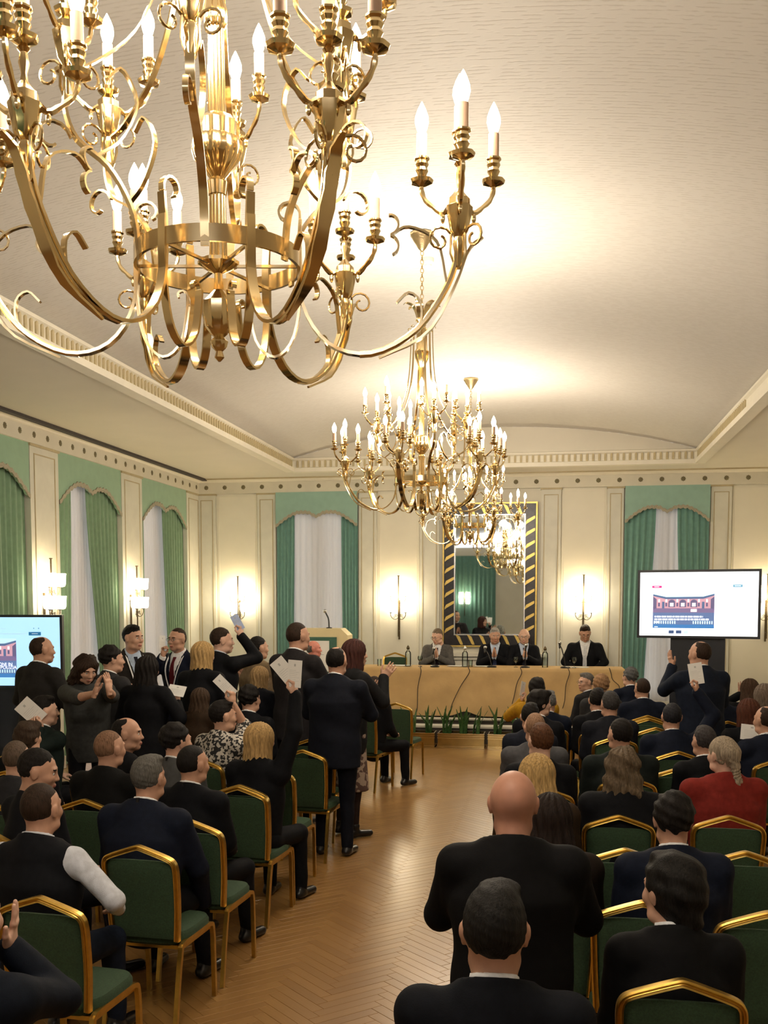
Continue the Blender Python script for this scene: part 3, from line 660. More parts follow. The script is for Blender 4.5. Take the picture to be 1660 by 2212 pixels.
def chandelier(loc, ztop, label, rot):
    r = empty('chandelier', loc, rot)
    for nm, k in (('column', 'column'), ('hoop', 'hoop')): link(nm, CM[k], r)
    for i in range(6):
        a = i * math.pi / 3
        la = link('lower_arm', CM['lower'], r, rz=a); fill(la, 'hub4', (0.60, 0, 0.145))
        ua = link('upper_arm', CM['upper'], r, rz=a + math.pi / 6); fill(ua, 'hub3', (0.36, 0, 0.46))
        link('hanging_strap', CM['hang'], r, rz=a + math.pi / 6)
        link('inner_scroll', CM['inner'], r, rz=a)
        link('crown_leaf', CM['crown'], r, rz=a)
        # the light the candles of this side give
        for rr, zz, ph in ((0.60, 0.46, a), (0.36, 0.70, a + math.pi / 6)):
            li = bpy.data.lights.new('candle_light', 'POINT'); li.energy = CH_POWER; li.color = (1.0, 0.87, 0.71); li.shadow_soft_size = 0.07
            lo = link('candle_light', li, r, (rr * math.cos(ph), rr * math.sin(ph), zz))
    zt = ztop - loc[2]
    link('ceiling_canopy', CM['canopy'], r, (0, 0, zt))
    z = 1.25; k = 0
    while z < zt - 0.12:
        link('chain_link', CM['link'], r, (0, 0, z + 0.016), math.pi / 2 * (k % 2)); z += 0.032; k += 1
    return tag(r, label, 'chandelier', 'brass candle chandeliers on the vault')
def fill(arm, hub, at_):
    link('candle_cluster', CM[hub], arm, at_)
    for p in CM[hub + 'p']:
        q = (at_[0] + p[0], at_[1] + p[1], at_[2] + p[2])
        link('drip_cup', CM['cup'], arm, q); link('candle_sleeve', CM['sleeve'], arm, q); link('bulb', CM['bulb'], arm, q)
chandelier(atY(472, 565, 2.5), 4.95, 'largest and nearest polished brass candle chandelier at upper left', math.radians(10))
chandelier(atY(911, 1039, 7.9), 4.955, 'middle of three brass candle chandeliers, hanging lower left of the farthest', math.radians(22))
chandelier(atY(1016, 1135, 13.0), 4.955, 'farthest brass candle chandelier, in front of the wall mirror', math.radians(3))

# ------------------------------------------------------------------ wall lamps
def sconce_proto():
    r = empty('wall_lamp')           # origin on the wall, room side is -y, rod top at z 0
    MB().tube([(0, -0.12, 0), (0, -0.12, -1.05)], 0.011, 8).build('rod', M['dark_metal'], r, True)
    MB().lathe([(0.002, 0.012), (0.022, 0.008), (0.022, 0.0), (0.012, -0.006)], (0, -0.12, 0), 12).build('rod_cap', M['dark_metal'], r, True)
    mb = MB(); mb.tube([(0, -0.02, -0.42), (0, -0.02, -1.10)], 0.015, 6)
    for z in (-0.52, -0.95): mb.tube([(0, 0, z), (0, -0.12, z)], 0.009, 6)
    mb.build('wall_bracket', M['dark_metal'], r, True)
    arm = MB()
    arm.tube(bez([(0, -0.12, -0.06), (0.05, -0.13, -0.09), (0.10, -0.15, -0.07), (0.13, -0.16, -0.02), (0.13, -0.16, 0.03)], 14), 0.006, 6)
    for c_, r0, a0, a1 in (((0.035, -0.03), 0.028, 200, -160), ((0.05, -0.02), 0.022, 0, 330), ((0.08, -0.05), 0.02, 90, 400)):
        arm.tube([(p[0], -0.13, p[1]) for p in spiral(c_, r0, r0 * 0.4, a0, a1, 16)], 0.0035, 5)
    arm.lathe([(0.006, 0.02), (0.03, 0.03), (0.034, 0.04)], (0.13, -0.16, 0), 12)
    am = arm.mesh('arm', M['dark_metal'], True)
    sh = MB().lathe([(0.045, 0.035), (0.068, 0.045), (0.076, 0.07), (0.078, 0.13), (0.084, 0.20), (0.080, 0.20), (0.074, 0.13), (0.07, 0.07), (0.02, 0.05)], (0.13, -0.16, 0), 20, 10, 0.02).mesh('glass_shade', M['shade'], True)
    for z in (-0.38, -0.66):
        for sx in (0, 1):
            a = link('arm', am, r, (0, 0, z)); s_ = link('glass_shade', sh, a)
            if sx: a.scale = (-1, 1, 1)
    li = bpy.data.lights.new('lamp_light', 'POINT'); li.energy = SCONCE_POWER; li.color = (1.0, 0.84, 0.60); li.shadow_soft_size = 0.08
    for sx in (-1, 1): link('lamp_light', li, r, (0.13 * sx, -0.22, -0.36))
    return r
sp = sconce_proto()
SC_POS = [((XL, 11.86, 2.70), math.pi / 2, 'bronze wall lamp with lit glass shades on left pilaster above the left screen'),
          ((XL, 14.50, 2.70), math.pi / 2, 'bronze wall lamp with lit glass shades on second left pilaster beside sheer curtain'),
          ((-5.57, YB - 0.012, 2.62), 0, 'bronze wall lamp on back wall left of the lectern window, behind raised blue paper'),
          ((-2.68, YB - 0.012, 2.62), 0, 'bronze wall lamp on back wall between lectern window and mirror'),
          ((0.47, YB - 0.012, 2.62), 0, 'bronze wall lamp on back wall above the bowed-head panelist'),
          ((3.42, YB - 0.012, 2.62), 0, 'bronze wall lamp on back wall just right of the right screen'),
          ((-3.5, YF + 0.12, 2.75), math.pi, 'bronze wall lamp behind the camera, seen in the mirror')]
for i, (l, rz_, lab) in enumerate(SC_POS):
    o = sp if i == 0 else copy_tree(sp)
    o.location = l; o.rotation_euler = (0, 0, rz_); tag(o, lab, 'wall lamp', 'bronze wall lamps with glass shades')

# ------------------------------------------------------------------ banquet chairs
def chair_meshes():
    b = MB()
    out = bez([(-0.190, 0, 0.44), (-0.200, -0.01, 0.60), (-0.206, -0.03, 0.74), (-0.208, -0.045, 0.82), (-0.198, -0.052, 0.86), (-0.17, -0.056, 0.885), (-0.09, -0.060, 0.915), (-0.02, -0.062, 0.938), (0, -0.062, 0.942)], 28)
    out = [np.array(p) for p in out]; full = out + [p * np.array([-1, 1, 1]) for p in out[-2::-1]]
    P = full; vs = []; fs = []
    for i, p in enumerate(P):      # ridged flat moulding following the outline
        t = P[min(i + 1, len(P) - 1)] - P[max(i - 1, 0)]; t /= np.linalg.norm(t); nn = np.cross(t, np.array([0, 1.0, 0])); nn /= np.linalg.norm(nn)
        for a, c in ((0.0, 0.014), (0.0, -0.012), (-0.006, -0.017), (-0.011, -0.012), (-0.015, -0.017), (-0.020, -0.012), (-0.026, -0.014), (-0.028, 0.012)):
            vs.append(p - nn * a * -1.0 + np.array([0, c, 0]))
    n = 8
    for i in range(len(P) - 1):
        for k in range(n): k2 = (k + 1) % n; fs.append((i * n + k, i * n + k2, i * n + n + k2, i * n + n + k))
    fs += [tuple(range(n - 1, -1, -1)), tuple(range((len(P) - 1) * n, len(P) * n))]
    b.add(vs, fs); CM['c_frame'] = b.mesh('back_frame', M['gold_frame'], True)
    # padded back with a hand gap under the peak
    pd = MB(); rows = []
    nz_, nx_ = 14, 16
    def hw(z): return np.interp(z, [0.44, 0.60, 0.74, 0.82, 0.86, 0.89], [0.165, 0.176, 0.182, 0.183, 0.176, 0.15])
    vs = []
    for side in (0, 1):
        for j in range(nz_ + 1):
            for i in range(nx_ + 1):
                s_ = -1 + 2 * i / nx_; z1 = 0.882 - 0.030 * abs(s_) ** 2.5 - 0.020 * (1 - s_ * s_)
                z = 0.45 + (z1 - 0.45) * j / nz_; x = s_ * hw(z)
                e = min(1, 6 * (1 - abs(s_)), 6 * (1 - j / nz_ + 0.02), 6 * (j / nz_ + 0.05)) ** 0.5
                y = np.interp(z, [0.44, 0.60, 0.74, 0.86], [0, -0.01, -0.03, -0.052]) + (0.028 * e if side else -0.016 * e) + 0.002
                vs.append((x, y, z))
    W_ = nx_ + 1; n0 = (nz_ + 1) * W_; fs = []
    for j in range(nz_):
        for i in range(nx_):
            q = (j * W_ + i, j * W_ + i + 1, (j + 1) * W_ + i + 1, (j + 1) * W_ + i); fs += [q, tuple(n0 + k for k in q[::-1])]
    for i in range(nx_): fs += [(i, n0 + i, n0 + i + 1, i + 1), (nz_ * W_ + i, nz_ * W_ + i + 1, n0 + nz_ * W_ + i + 1, n0 + nz_ * W_ + i)]
    for j in range(nz_): fs += [(j * W_, (j + 1) * W_, n0 + (j + 1) * W_, n0 + j * W_), (j * W_ + nx_, n0 + j * W_ + nx_, n0 + (j + 1) * W_ + nx_, (j + 1) * W_ + nx_)]
    pd.add(vs, fs); CM['c_back'] = pd.mesh('backrest', M['chair_green'], True)
    # seat cushion
    st = MB(); poly = []
    for k in range(32):
        a = 2 * math.pi * k / 32; c_, s_ = math.cos(a), math.sin(a); poly.append((0.205 * np.sign(c_) * abs(c_) ** 0.45, 0.215 + 0.205 * np.sign(s_) * abs(s_) ** 0.45))
    vs = []; lv = [(0.93, 0.405), (1.0, 0.42), (1.0, 0.455), (0.95, 0.474), (0.7, 0.482)]
    for sc_, z in lv: vs += [(x * sc_, 0.215 + (y - 0.215) * sc_, z) for x, y in poly]
    fs = [(j * 32 + k, j * 32 + (k + 1) % 32, (j + 1) * 32 + (k + 1) % 32, (j + 1) * 32 + k) for j in range(len(lv) - 1) for k in range(32)]
    fs += [tuple(range(31, -1, -1)), tuple(range(len(lv) * 32 - 32, len(lv) * 32))]
    st.add(vs, fs); CM['c_seat'] = st.mesh('seat', M['chair_green'], True)
    rl = MB(); rl.tube(bez([(0.195, -0.075, 0), (0.195, -0.03, 0.25), (0.195, 0.0, 0.38), (0.195, 0.03, 0.42), (0.195, 0.21, 0.425)], 16), 0.016, 4); CM['c_rear'] = rl.mesh('leg', M['gold_frame'])
    fl_ = MB(); fl_.tube(bez([(0.195, 0.21, 0.425), (0.195, 0.37, 0.42), (0.195, 0.405, 0.38), (0.195, 0.415, 0.25), (0.195, 0.425, 0)], 16), 0.016, 4); CM['c_front'] = fl_.mesh('leg', M['gold_frame'])
    sr = MB(); sr.box((-0.19, 0.03, 0.388), (0.19, 0.40, 0.408)); CM['c_rail'] = sr.mesh('seat_frame', M['gold_frame'])
chair_meshes()
def chair(x, y, rz, label, z=0.0):
    r = empty('banquet_chair', (x, y, z), rz)
    link('back_frame', CM['c_frame'], r); link('backrest', CM['c_back'], r); link('seat', CM['c_seat'], r); link('seat_frame', CM['c_rail'], r)
    for k in ('c_rear', 'c_front'):
        link('leg', CM[k], r); o = link('leg', CM[k], r); o.scale = (-1, 1, 1)
    return tag(r, label, 'chair', 'gold-framed green banquet chairs')

# ------------------------------------------------------------------ panel table and its cloths
TX0, TX1, TY0, TY1, TZ = -3.05, 1.03, 15.78, 16.5, 1.14
t = empty('panel_table', ((TX0 + TX1) / 2, (TY0 + TY1) / 2, DZ))
hw_, hd = (TX1 - TX0) / 2, (TY1 - TY0) / 2
MB().box((-hw_, -hd, TZ - DZ - 0.04), (hw_, hd, TZ - DZ - 0.006)).build('tabletop', M['cream_box'], t)
for sx in (-1, 0, 1):
    for sy in (-1, 1): MB().tube([(sx * (hw_ - 0.1), sy * (hd - 0.08), 0), (sx * (hw_ - 0.1), sy * (hd - 0.08), TZ - DZ - 0.04)], 0.02, 8).build('leg', M['steel'], t)
tag(t, 'long panel table on the dais hidden under ochre cloths', 'table')
def cloth(x0, x1, label, endL, endR, lift, seed, off):
    rr = random.Random(seed); nx_, nz_ = 150, 22; vs = []; W_ = nx_ + 1
    ph = [(rr.uniform(3, 9), rr.uniform(0, 6), rr.uniform(0.004, 0.014)) for _ in range(5)]
    rows = [('top', TY1 - 0.02, TZ), ('top', TY1 - 0.3, TZ + 0.001), ('top', TY0 + 0.02, TZ), ('top', TY0 - 0.01 - off, TZ - 0.012)]
    for _, yy, zz in rows:
        for i in range(W_): vs.append((x0 + (x1 - x0) * i / nx_, yy, zz + off))
    for j in range(1, nz_ + 1):
        t_ = j / nz_
        for i in range(W_):
            x = x0 + (x1 - x0) * i / nx_
            bot = DZ + 0.035 + sum(lift[1] * math.exp(-((x - lift[0]) / 0.16) ** 2) for _ in (0,)) if lift else DZ + 0.035
            fold = sum(a * math.sin(f * x + p + 1.5 * t_) for f, p, a in ph) * t_ + 0.006 * math.sin(9 * t_ + 5 * x)
            if lift: fold += 0.05 * t_ * math.exp(-((x - lift[0]) / 0.2) ** 2)
            vs.append((x, TY0 - 0.015 - off - 0.035 * t_ - fold - 0.02 * t_, TZ - 0.014 + (bot - TZ) * t_))
    nr = len(rows) + nz_; fs = [(j * W_ + i, j * W_ + i + 1, (j + 1) * W_ + i + 1, (j + 1) * W_ + i) for j in range(nr - 1) for i in range(nx_)]
    mb = MB(); mb.add(vs, fs)
    for flag, xe, sg in ((endL, x0, -1), (endR, x1, 1)):
        if flag:
            n = 20; q = []
            for j in range(13):
                for i in range(n + 1):
                    t_ = j / 12; y_ = TY0 - 0.02 - 0.05 * t_ + (TY1 - TY0) * i / n; q.append((xe + sg * (0.012 + 0.05 * t_ + 0.015 * t_ * math.sin(i * 1.3)), y_, TZ + (DZ + 0.05 - TZ) * t_))
            mb.add(q, [(j * (n + 1) + i, j * (n + 1) + i + 1, (j + 1) * (n + 1) + i + 1, (j + 1) * (n + 1) + i) for j in range(12) for i in range(n)])
    o = mb.build('tablecloth', M['cloth']); o.data.polygons.foreach_set('use_smooth', [True] * len(o.data.polygons))
    return tag(o, label, 'tablecloth')
cloth(TX0 - 0.02, -0.96, 'ochre tablecloth on left half of panel table, lower edge lifted', True, False, (-1.35, 0.08), 3, 0.004)
cloth(-1.02, TX1 + 0.02, 'ochre tablecloth on right half of panel table', False, True, None, 5, 0.010)
for px, py, py2, dx, lab in ((908, 1446, 1545, -10, 'thin dark cable hanging over tablecloth near the grey-suited panelist'), (1012, 1446, 1535, -38, 'thin dark cable curving down the cloth left of the tablecloth overlap'),
                         (1125, 1443, 1520, -18, 'thin dark cable hanging below the bald panelist'), (1228, 1443, 1530, -12, 'thin dark cable hanging below the bowed-head panelist'), (1318, 1443, 1500, 16, 'thin dark cable at right end of the panel table')):
    a = atY(px, py, TY0 - 0.03); b_ = atY(px + dx, py2, TY0 - 0.12)
    pts = bez([(a[0], TY0 + 0.15, TZ + 0.016), (a[0], TY0 - 0.02, TZ + 0.016), (a[0] + 0.02, TY0 - 0.065, TZ - 0.06), (a[0] * 0.6 + b_[0] * 0.4, TY0 - 0.10, TZ * 0.6 + b_[2] * 0.4), (b_[0] + 0.03, TY0 - 0.135, b_[2] + 0.12), (b_[0], TY0 - 0.15, b_[2])], 24)
    tag(MB().tube(pts, 0.006, 6).build('microphone_cable', M['cable'], smooth=True), lab, 'cable')

# things on the table
TZC = TZ + 0.012
def glass_thing(name, prof, x, y, label, cat, cap=None):
    r = empty(name, (x, y, TZC)); MB().lathe(prof, n=18).build('glass_body', M['glass'], r, True)
    if cap: MB().lathe(cap[0], n=12).build('stopper', cap[1], r, True)
    return tag(r, label, cat)
BOT = [(0.045, 0), (0.047, 0.01), (0.047, 0.19), (0.043, 0.22), (0.03, 0.235), (0.018, 0.25), (0.016, 0.27)]
CAPB = [(0.017, 0.262), (0.024, 0.27), (0.026, 0.285), (0.018, 0.31), (0.006, 0.325), (0.001, 0.335)]
for px, lab, capm in ((882, 'glass water bottle with bronze cap beside the empty panel chair', M['dark_metal']), (1005, 'glass water bottle between grey-suited and grey-haired panelists', M['steel']), (1178, 'glass water bottle right of the bald panelist', M['dark_metal'])):
    p = atY(px, 1430, 16.05); glass_thing('water_bottle', BOT, p[0], 16.05, lab, 'bottle', (CAPB, capm))
    # water inside
TUM = [(0.028, 0), (0.030, 0.005), (0.035, 0.11), (0.033, 0.11), (0.028, 0.012), (0.004, 0.01)]
WINE = [(0.032, 0), (0.030, 0.006), (0.005, 0.012), (0.004, 0.07), (0.02, 0.082), (0.036, 0.11), (0.038, 0.14), (0.033, 0.165), (0.031, 0.165), (0.035, 0.14), (0.032, 0.11), (0.004, 0.086)]
for px, pr, lab in ((820, TUM, 'clear glass tumbler at left end of the panel table'), (908, WINE, 'stemmed glass beside the grey-suited panelist'), (1017, TUM, 'small glass cup beside bottle of grey-haired panelist'), (1115, WINE, 'stemmed glass under hands of the bald panelist'), (1241, WINE, 'stemmed glass beside tall microphone of bowed-head panelist')):
    p = atY(px, 1432, 15.98); glass_thing('drinking_glass', pr, p[0], 15.98, lab, 'glass')
def table_mic(px, ptop, lab, hh, lean):
    p = atY(px, 1436, 15.93); r = empty('table_microphone', (p[0], 15.93, TZC))
    MB().lathe([(0.075, 0), (0.075, 0.012), (0.06, 0.022), (0.015, 0.03)], n=20).build('base', M['mic'], r, True)
    pts = bez([(0, 0, 0.02), (lean * 0.3, 0.0, hh * 0.5), (lean * 0.7, 0.015, hh * 0.85), (lean, 0.04, hh)], 10)
    MB().tube(pts, 0.008, 8).build('stem', M['mic'], r, True)
    mb = MB(); mb.tube([(lean - 0.01, -0.02, hh - 0.03), (lean * 1.1, 0.06, hh + 0.03)], [0.012, 0.018], 10); mb.build('handle', M['mic'], r, True)
    MB().sphere((lean * 1.1, 0.08, hh + 0.045), 0.028, 12, 8).build('grille', M['steel'], r, True)
    tag(r, lab, 'microphone')
table_mic(940, 1400, 'table microphone in front of the grey-suited panelist', 0.24, -0.02)
table_mic(1063, 1390, 'table microphone in front of the grey-haired panelist', 0.26, -0.10)
table_mic(1135, 1385, 'table microphone in front of the bald panelist', 0.30, 0.01)
table_mic(1222, 1392, 'tall table microphone left of the bowed-head panelist', 0.34, -0.08)
for k, (px, wd, lab) in enumerate(((985, 0.30, 'loose papers in front of the grey-suited panelist'), (1043, 0.30, 'loose papers in front of the grey-haired panelist'), (860, 0.34, 'papers before the empty chair at the panel table'), (1250, 0.30, 'papers in front of the bowed-head panelist'))):
    p = atY(px, 1440, 15.95); r = empty('paper_stack', (p[0], 16.16, TZC))
    for j in range(3):
        MB().box((-wd / 2, -0.1, 0.0), (wd / 2, 0.1, 0.0015)).build('sheet', M['paper'], r, loc=(0.01 * j, 0, 0.0018 * j), rz=0.1 * j - 0.1)
    tag(r, lab, 'papers')

# ------------------------------------------------------------------ lectern left of the table
lp = atY(700, 1440, 16.3); lx = lp[0]
r = empty('lectern', (lx, 16.2, DZ))
mb = MB(); mb.prism([(-0.42, 0), (0.42, 0), (0.42, 1.25), (0.30, 1.36), (-0.42, 1.36)], (0, 0, 0), (1, 0, 0), (0, 0, 1), (0, 1, 0), 0.4); mb.build('body', M['cream_box'], r)
MB().box((-0.44, -0.03, 0.55), (0.24, 0, 1.22)).build('green_board', M['green_board'], r)
MB().box((-0.38, -0.036, 0.66), (0.12, -0.03, 1.16)).build('notice_sheet', M['paper'], r)
tx = MB()
for k in range(9): tx.box((-0.30, -0.038, 0.72 + k * 0.035), (-0.30 + 0.34 * (0.7 + 0.3 * math.sin(k * 2.3)), -0.036, 0.726 + k * 0.035))
tx.box((-0.17, -0.038, 1.07), (-0.09, -0.036, 1.10)); tx.build('print_lines', mat('grey_print', (0.35, 0.35, 0.33), 0.7), r)
tag(r, 'cream lectern with green board and white notice sheet beside the table', 'lectern')
r = empty('lectern_microphone', (lx + 0.08, 16.35, DZ + 1.36))
MB().lathe([(0.05, 0), (0.05, 0.01), (0.015, 0.02)], n=16).build('base', M['mic'], r, True)
MB().tube(bez([(0, 0, 0.01), (-0.01, 0, 0.15), (-0.06, 0.02, 0.25)], 8), 0.012, 8).build('stem', M['mic'], r, True)
MB().sphere((-0.075, 0.02, 0.28), (0.028, 0.028, 0.032), 12, 8).build('grille', M['steel'], r, True)
tag(r, 'small microphone standing on top of the cream lectern', 'microphone')

# ------------------------------------------------------------------ brass planters with sword-leaf plants
def planter(px0, px1, lab, labp, seed):
    a = atZ(px0, 1617, 0); b_ = atZ(px1, 1617, 0); wd = b_[0] - a[0]; cx_ = (a[0] + b_[0]) / 2; rr = random.Random(seed)
    r = empty('brass_planter', (cx_, 15.12, 0)); h = 0.225
    mb = MB(); mb.box((-wd / 2, -0.16, 0), (wd / 2, -0.145, h)).box((-wd / 2, 0.145, 0), (wd / 2, 0.16, h)).box((-wd / 2, -0.145, 0), (-wd / 2 + 0.015, 0.145, h)).box((wd / 2 - 0.015, -0.145, 0), (wd / 2, 0.145, h)).box((-wd / 2, -0.145, 0), (wd / 2, 0.145, 0.02))
    mb.build('box', M['planter'], r)
    for z in (0.004, 0.028, 0.150, 0.182, 0.214):
        mb = MB(); mb.box((-wd / 2 - 0.006, -0.174, z), (wd / 2 + 0.006, -0.16, z + 0.011)); mb.build('ridge', M['brass'], r)
    MB().box((-wd / 2 + 0.015, -0.145, 0.15), (wd / 2 - 0.015, 0.145, 0.19)).build('soil', M['soil'], r)
    tag(r, lab, 'planter', 'brass planters before the dais')
    for q in range(max(1, round(wd / 0.24))):
        pl = empty('sword_plant', (cx_ - wd / 2 + wd * (q + 0.5) / max(1, round(wd / 0.24)), 15.12, 0.19))
        for k in range(8):
            hgt = rr.uniform(0.22, 0.44); an = rr.uniform(0, 6.28); bend = rr.uniform(0.04, 0.16); bx_, by_ = rr.uniform(-0.06, 0.06), rr.uniform(-0.05, 0.05)
            pts = bez([(bx_, by_, -0.02), (bx_ + bend * 0.2 * math.cos(an), by_ + bend * 0.2 * math.sin(an) * 0.5, hgt * 0.5), (bx_ + bend * math.cos(an), by_ + bend * math.sin(an) * 0.5, hgt)], 6)
            mb = MB(); mb.strap(pts, [0.026, 0.040, 0.046, 0.046, 0.040, 0.026, 0.003], 0.006, (math.cos(an + 1.2), math.sin(an + 1.2), 0.0)); mb.build('leaf', M['leaf'], pl)
        tag(pl, labp[q], 'plant', 'sword-leaf plants in the planters')
planter(866, 938, 'brass planter beside the aisle chair, partly behind it', ['sword-leaf plant in planter beside the aisle chair, left one', 'sword-leaf plant in planter beside the aisle chair, right one'], 1)
planter(945, 1047, 'long brass planter in full view at end of the aisle', ['sword-leaf plant at left in the fully visible planter', 'sword-leaf plant in middle of the fully visible planter', 'sword-leaf plant at right in the fully visible planter'], 2)
planter(1055, 1135, 'brass planter at right of aisle, partly behind seated people', ['sword-leaf plant at left in the right-hand planter', 'sword-leaf plant at right in the right-hand planter'], 3)
planter(1245, 1330, 'brass planter behind the seated audience right of the aisle', ['left sword-leaf plant showing between heads right of the aisle', 'right sword-leaf plant showing between heads right of the aisle'], 4)

# ------------------------------------------------------------------ screens
EM = {}
def em(name, col, e=SCREEN_E): return emat('screen_' + name, col, e)
def text_mesh(s, size, name, m, parent, loc, rot):
    cu = bpy.data.curves.new(name, 'FONT'); cu.body = s; cu.size = size; cu.extrude = 0.0005
    tmp = bpy.data.objects.new('tmp_text', cu); COL.objects.link(tmp); dg = bpy.context.evaluated_depsgraph_get()
    me = bpy.data.meshes.new_from_object(tmp.evaluated_get(dg)); me.name = name; bpy.data.objects.remove(tmp); me.materials.clear(); me.materials.append(m)
    o = link(name, me, parent, loc); o.rotation_euler = rot; return o
def screen(loc, rz, W_, H_, label, bg, left):
    r = empty('television', loc, rz)     # origin: floor under the screen centre; faces -y
    z0 = 0
    MB().box((-W_ / 2, -0.015, 0), (W_ / 2, 0.045, H_)).build('casing', M['tv'], r)
    bz = 0.028
    MB().box((-W_ / 2 + bz, -0.019, bz), (W_ / 2 - bz, -0.015, H_ - bz)).build('screen', em(bg[0], bg[1], bg[2]), r)
    frame_lines((0, -0.015, 0), (1, 0, 0), (0, -1, 0), -W_ / 2, W_ / 2, 0, H_, r, t=bz, name='bezel', m=M['tv'], th=0.008)
    sw, sh = W_ - 2 * bz, H_ - 2 * bz
    def X(u): return -W_ / 2 + bz + u * sw
    def Z(v): return H_ - bz - v * sh
    def rect(name, u0, v0, u1, v1, m, lv, par=r): return MB().box((X(u0), -0.019 - 0.0006 * lv, Z(v1)), (X(u1), -0.019, Z(v0))).build(name, m, par)
    # picture of a pink-and-blue assembly hall
    pic = MB(); cols = [em('sky' + bg[0], (0.55, 0.85, 0.95), bg[2] * 0.8), em('cornice', (0.10, 0.16, 0.32), 0.7), em('pinkwall', (0.62, 0.34, 0.42), 0.8), em('arch', (0.16, 0.14, 0.28), 0.6), em('glow', (0.95, 0.75, 0.78), 1.0), em('hallfloor', (0.14, 0.22, 0.46), 0.6), em('deepblue', (0.05, 0.20, 0.50), 0.8), em('purple', (0.24, 0.18, 0.36), 0.6)]
    u0, u1, v0, v1 = (0.115, 0.64, 0.31, 0.88)
    def pq(pts, mi, lv):
        pic.mi = mi; pic.prism([(X(u0 + (u1 - u0) * a), Z(v0 + (v1 - v0) * b)) for a, b in pts][::-1], (0, -0.0195 - 0.0004 * lv, 0), (1, 0, 0), (0, 0, 1), (0, -1, 0), 0.0003)
    def pr(a, b, c, d, mi, lv): pq([(a, b), (c, b), (c, d), (a, d)], mi, lv)
    pr(0, 0, 1, 1, 2, 0); pq([(0, 0), (1, 0), (1, 0.05), (0.82, 0.13), (0.22, 0.14), (0, 0.06)], 0, 1)
    pq([(0, 0.06), (0.22, 0.14), (0.82, 0.13), (1, 0.05), (1, 0.10), (0.82, 0.19), (0.22, 0.20), (0, 0.11)], 1, 1)
    for c_ in (0.31, 0.49, 0.67):
        pq([(c_ - 0.055, 0.42)] + [(c_ - 0.055 * math.cos(k * math.pi / 8), 0.28 - 0.07 * math.sin(k * math.pi / 8)) for k in range(9)] + [(c_ + 0.055, 0.42)], 3, 2); pr(c_ - 0.03, 0.30, c_ + 0.03, 0.40, 4, 3)
    for c_ in (0.40, 0.58, 0.10, 0.22, 0.75, 0.88): pr(c_ - 0.015, 0.20, c_ + 0.015, 0.28, 4, 2); pr(c_ - 0.015, 0.30, c_ + 0.015, 0.40, 3, 2)
    pq([(0, 0.12), (0.06, 0.2), (0.06, 0.45), (0, 0.5)], 3, 2); pq([(1, 0.12), (0.94, 0.2), (0.94, 0.45), (1, 0.5)], 3, 2)
    pr(0.15, 0.27, 0.19, 0.45, 1, 3); pr(0.80, 0.27, 0.84, 0.45, 1, 3)
    pr(0, 0.45, 1, 0.60, 7, 2); pr(0.62, 0.47, 0.72, 0.55, 4, 3); pr(0, 0.57, 1, 0.93, 5, 3); pr(0, 0.90, 1, 1.0, 6, 4)
    for k in range(26):
        if 9 < k < 17: continue
        a = 0.02 + k * 0.0375; pr(a, 0.80, a + 0.018, 0.88, 0, 4)
    pic.build('hall_picture', cols, r)
    wt = em('whitetext', (0.92, 0.95, 1.0), 1.2)
    if left:
        zt1, zt2 = v0 + (v1 - v0) * 0.70, v0 + (v1 - v0) * 0.78
        text_mesh('DISPOSIZIONI IN', 0.052, 'headline', wt, r, (X(0.33), -0.0225, Z(zt1)), (math.pi / 2, 0, 0))
        text_mesh('DELLA POLIZIA', 0.052, 'headline', wt, r, (X(0.39), -0.0225, Z(zt2)), (math.pi / 2, 0, 0))
    else:
        for k, (vv, ln) in enumerate(((0.66, 0.82), (0.735, 0.92), (0.81, 0.12), (0.955, 0.09))):
            a = 0.03
            while a < ln:
                q = RND.uniform(0.02, 0.09); rect('headline_word', u0 + (u1 - u0) * a, v0 + (v1 - v0) * vv, u0 + (u1 - u0) * min(a + q, ln), v0 + (v1 - v0) * (vv + (0.045 if k < 3 else 0.02)), wt, 6); a += q + 0.012
    gt = em('greytext', (0.45, 0.58, 0.70), 0.7 if not left else 0.5)
    if left:
        for a, b, v in ((0.35, 0.41, 0.165), (0.43, 0.46, 0.165), (0.48, 0.56, 0.165), (0.36, 0.47, 0.245), (0.50, 0.73, 0.24)): rect('menu_line', a, v, b, v + 0.006, gt, 1)
        rect('blue_button', 0.745, 0.215, 0.845, 0.265, em('bluebutton', (0.02, 0.16, 0.36), 0.6), 1); rect('button_word', 0.77, 0.235, 0.82, 0.245, gt, 2)
        for a in (0.783, 0.823): rect('icon', a, 0.155, a + 0.008, 0.168, em('icon', (0.1, 0.2, 0.3), 0.4), 1)
    else:
        rect('red_tag', 0.105, 0.21, 0.19, 0.245, em('redtag', (0.85, 0.02, 0.22), 0.9), 1); rect('tag_word', 0.125, 0.222, 0.165, 0.232, wt, 2)
        rect('blue_button', 0.79, 0.20, 0.87, 0.24, em('lightbutton', (0.18, 0.42, 0.58), 0.9), 1); rect('button_word', 0.805, 0.215, 0.855, 0.224, wt, 2)
        for a, b, c_ in ((0.255, 0.30, 'thumb_a'), (0.318, 0.365, 'thumb_b')): rect('thumbnail', a, 0.915, b, 0.965, em(c_, (0.05, 0.10, 0.25), 0.6), 1)
        rect('thumbnail', 0.385, 0.915, 0.42, 0.965, em('thumb_c', (0.55, 0.85, 0.90), 0.9), 1)
        for a, v in ((0.685, 0.46), (0.705, 0.49), (0.685, 0.79), (0.505, 0.91), (0.565, 0.905), (0.14, 0.965)): rect('menu_line', a, v, a + 0.03, v + 0.008, gt, 1)
    # stand
    zb = -loc[2]
    MB().box((-0.30 if not left else -0.2, 0.05, zb + 0.03), (0.30 if not left else 0.2, 0.10, H_ * 0.6)).build('stand_panel', M['tv'], r)
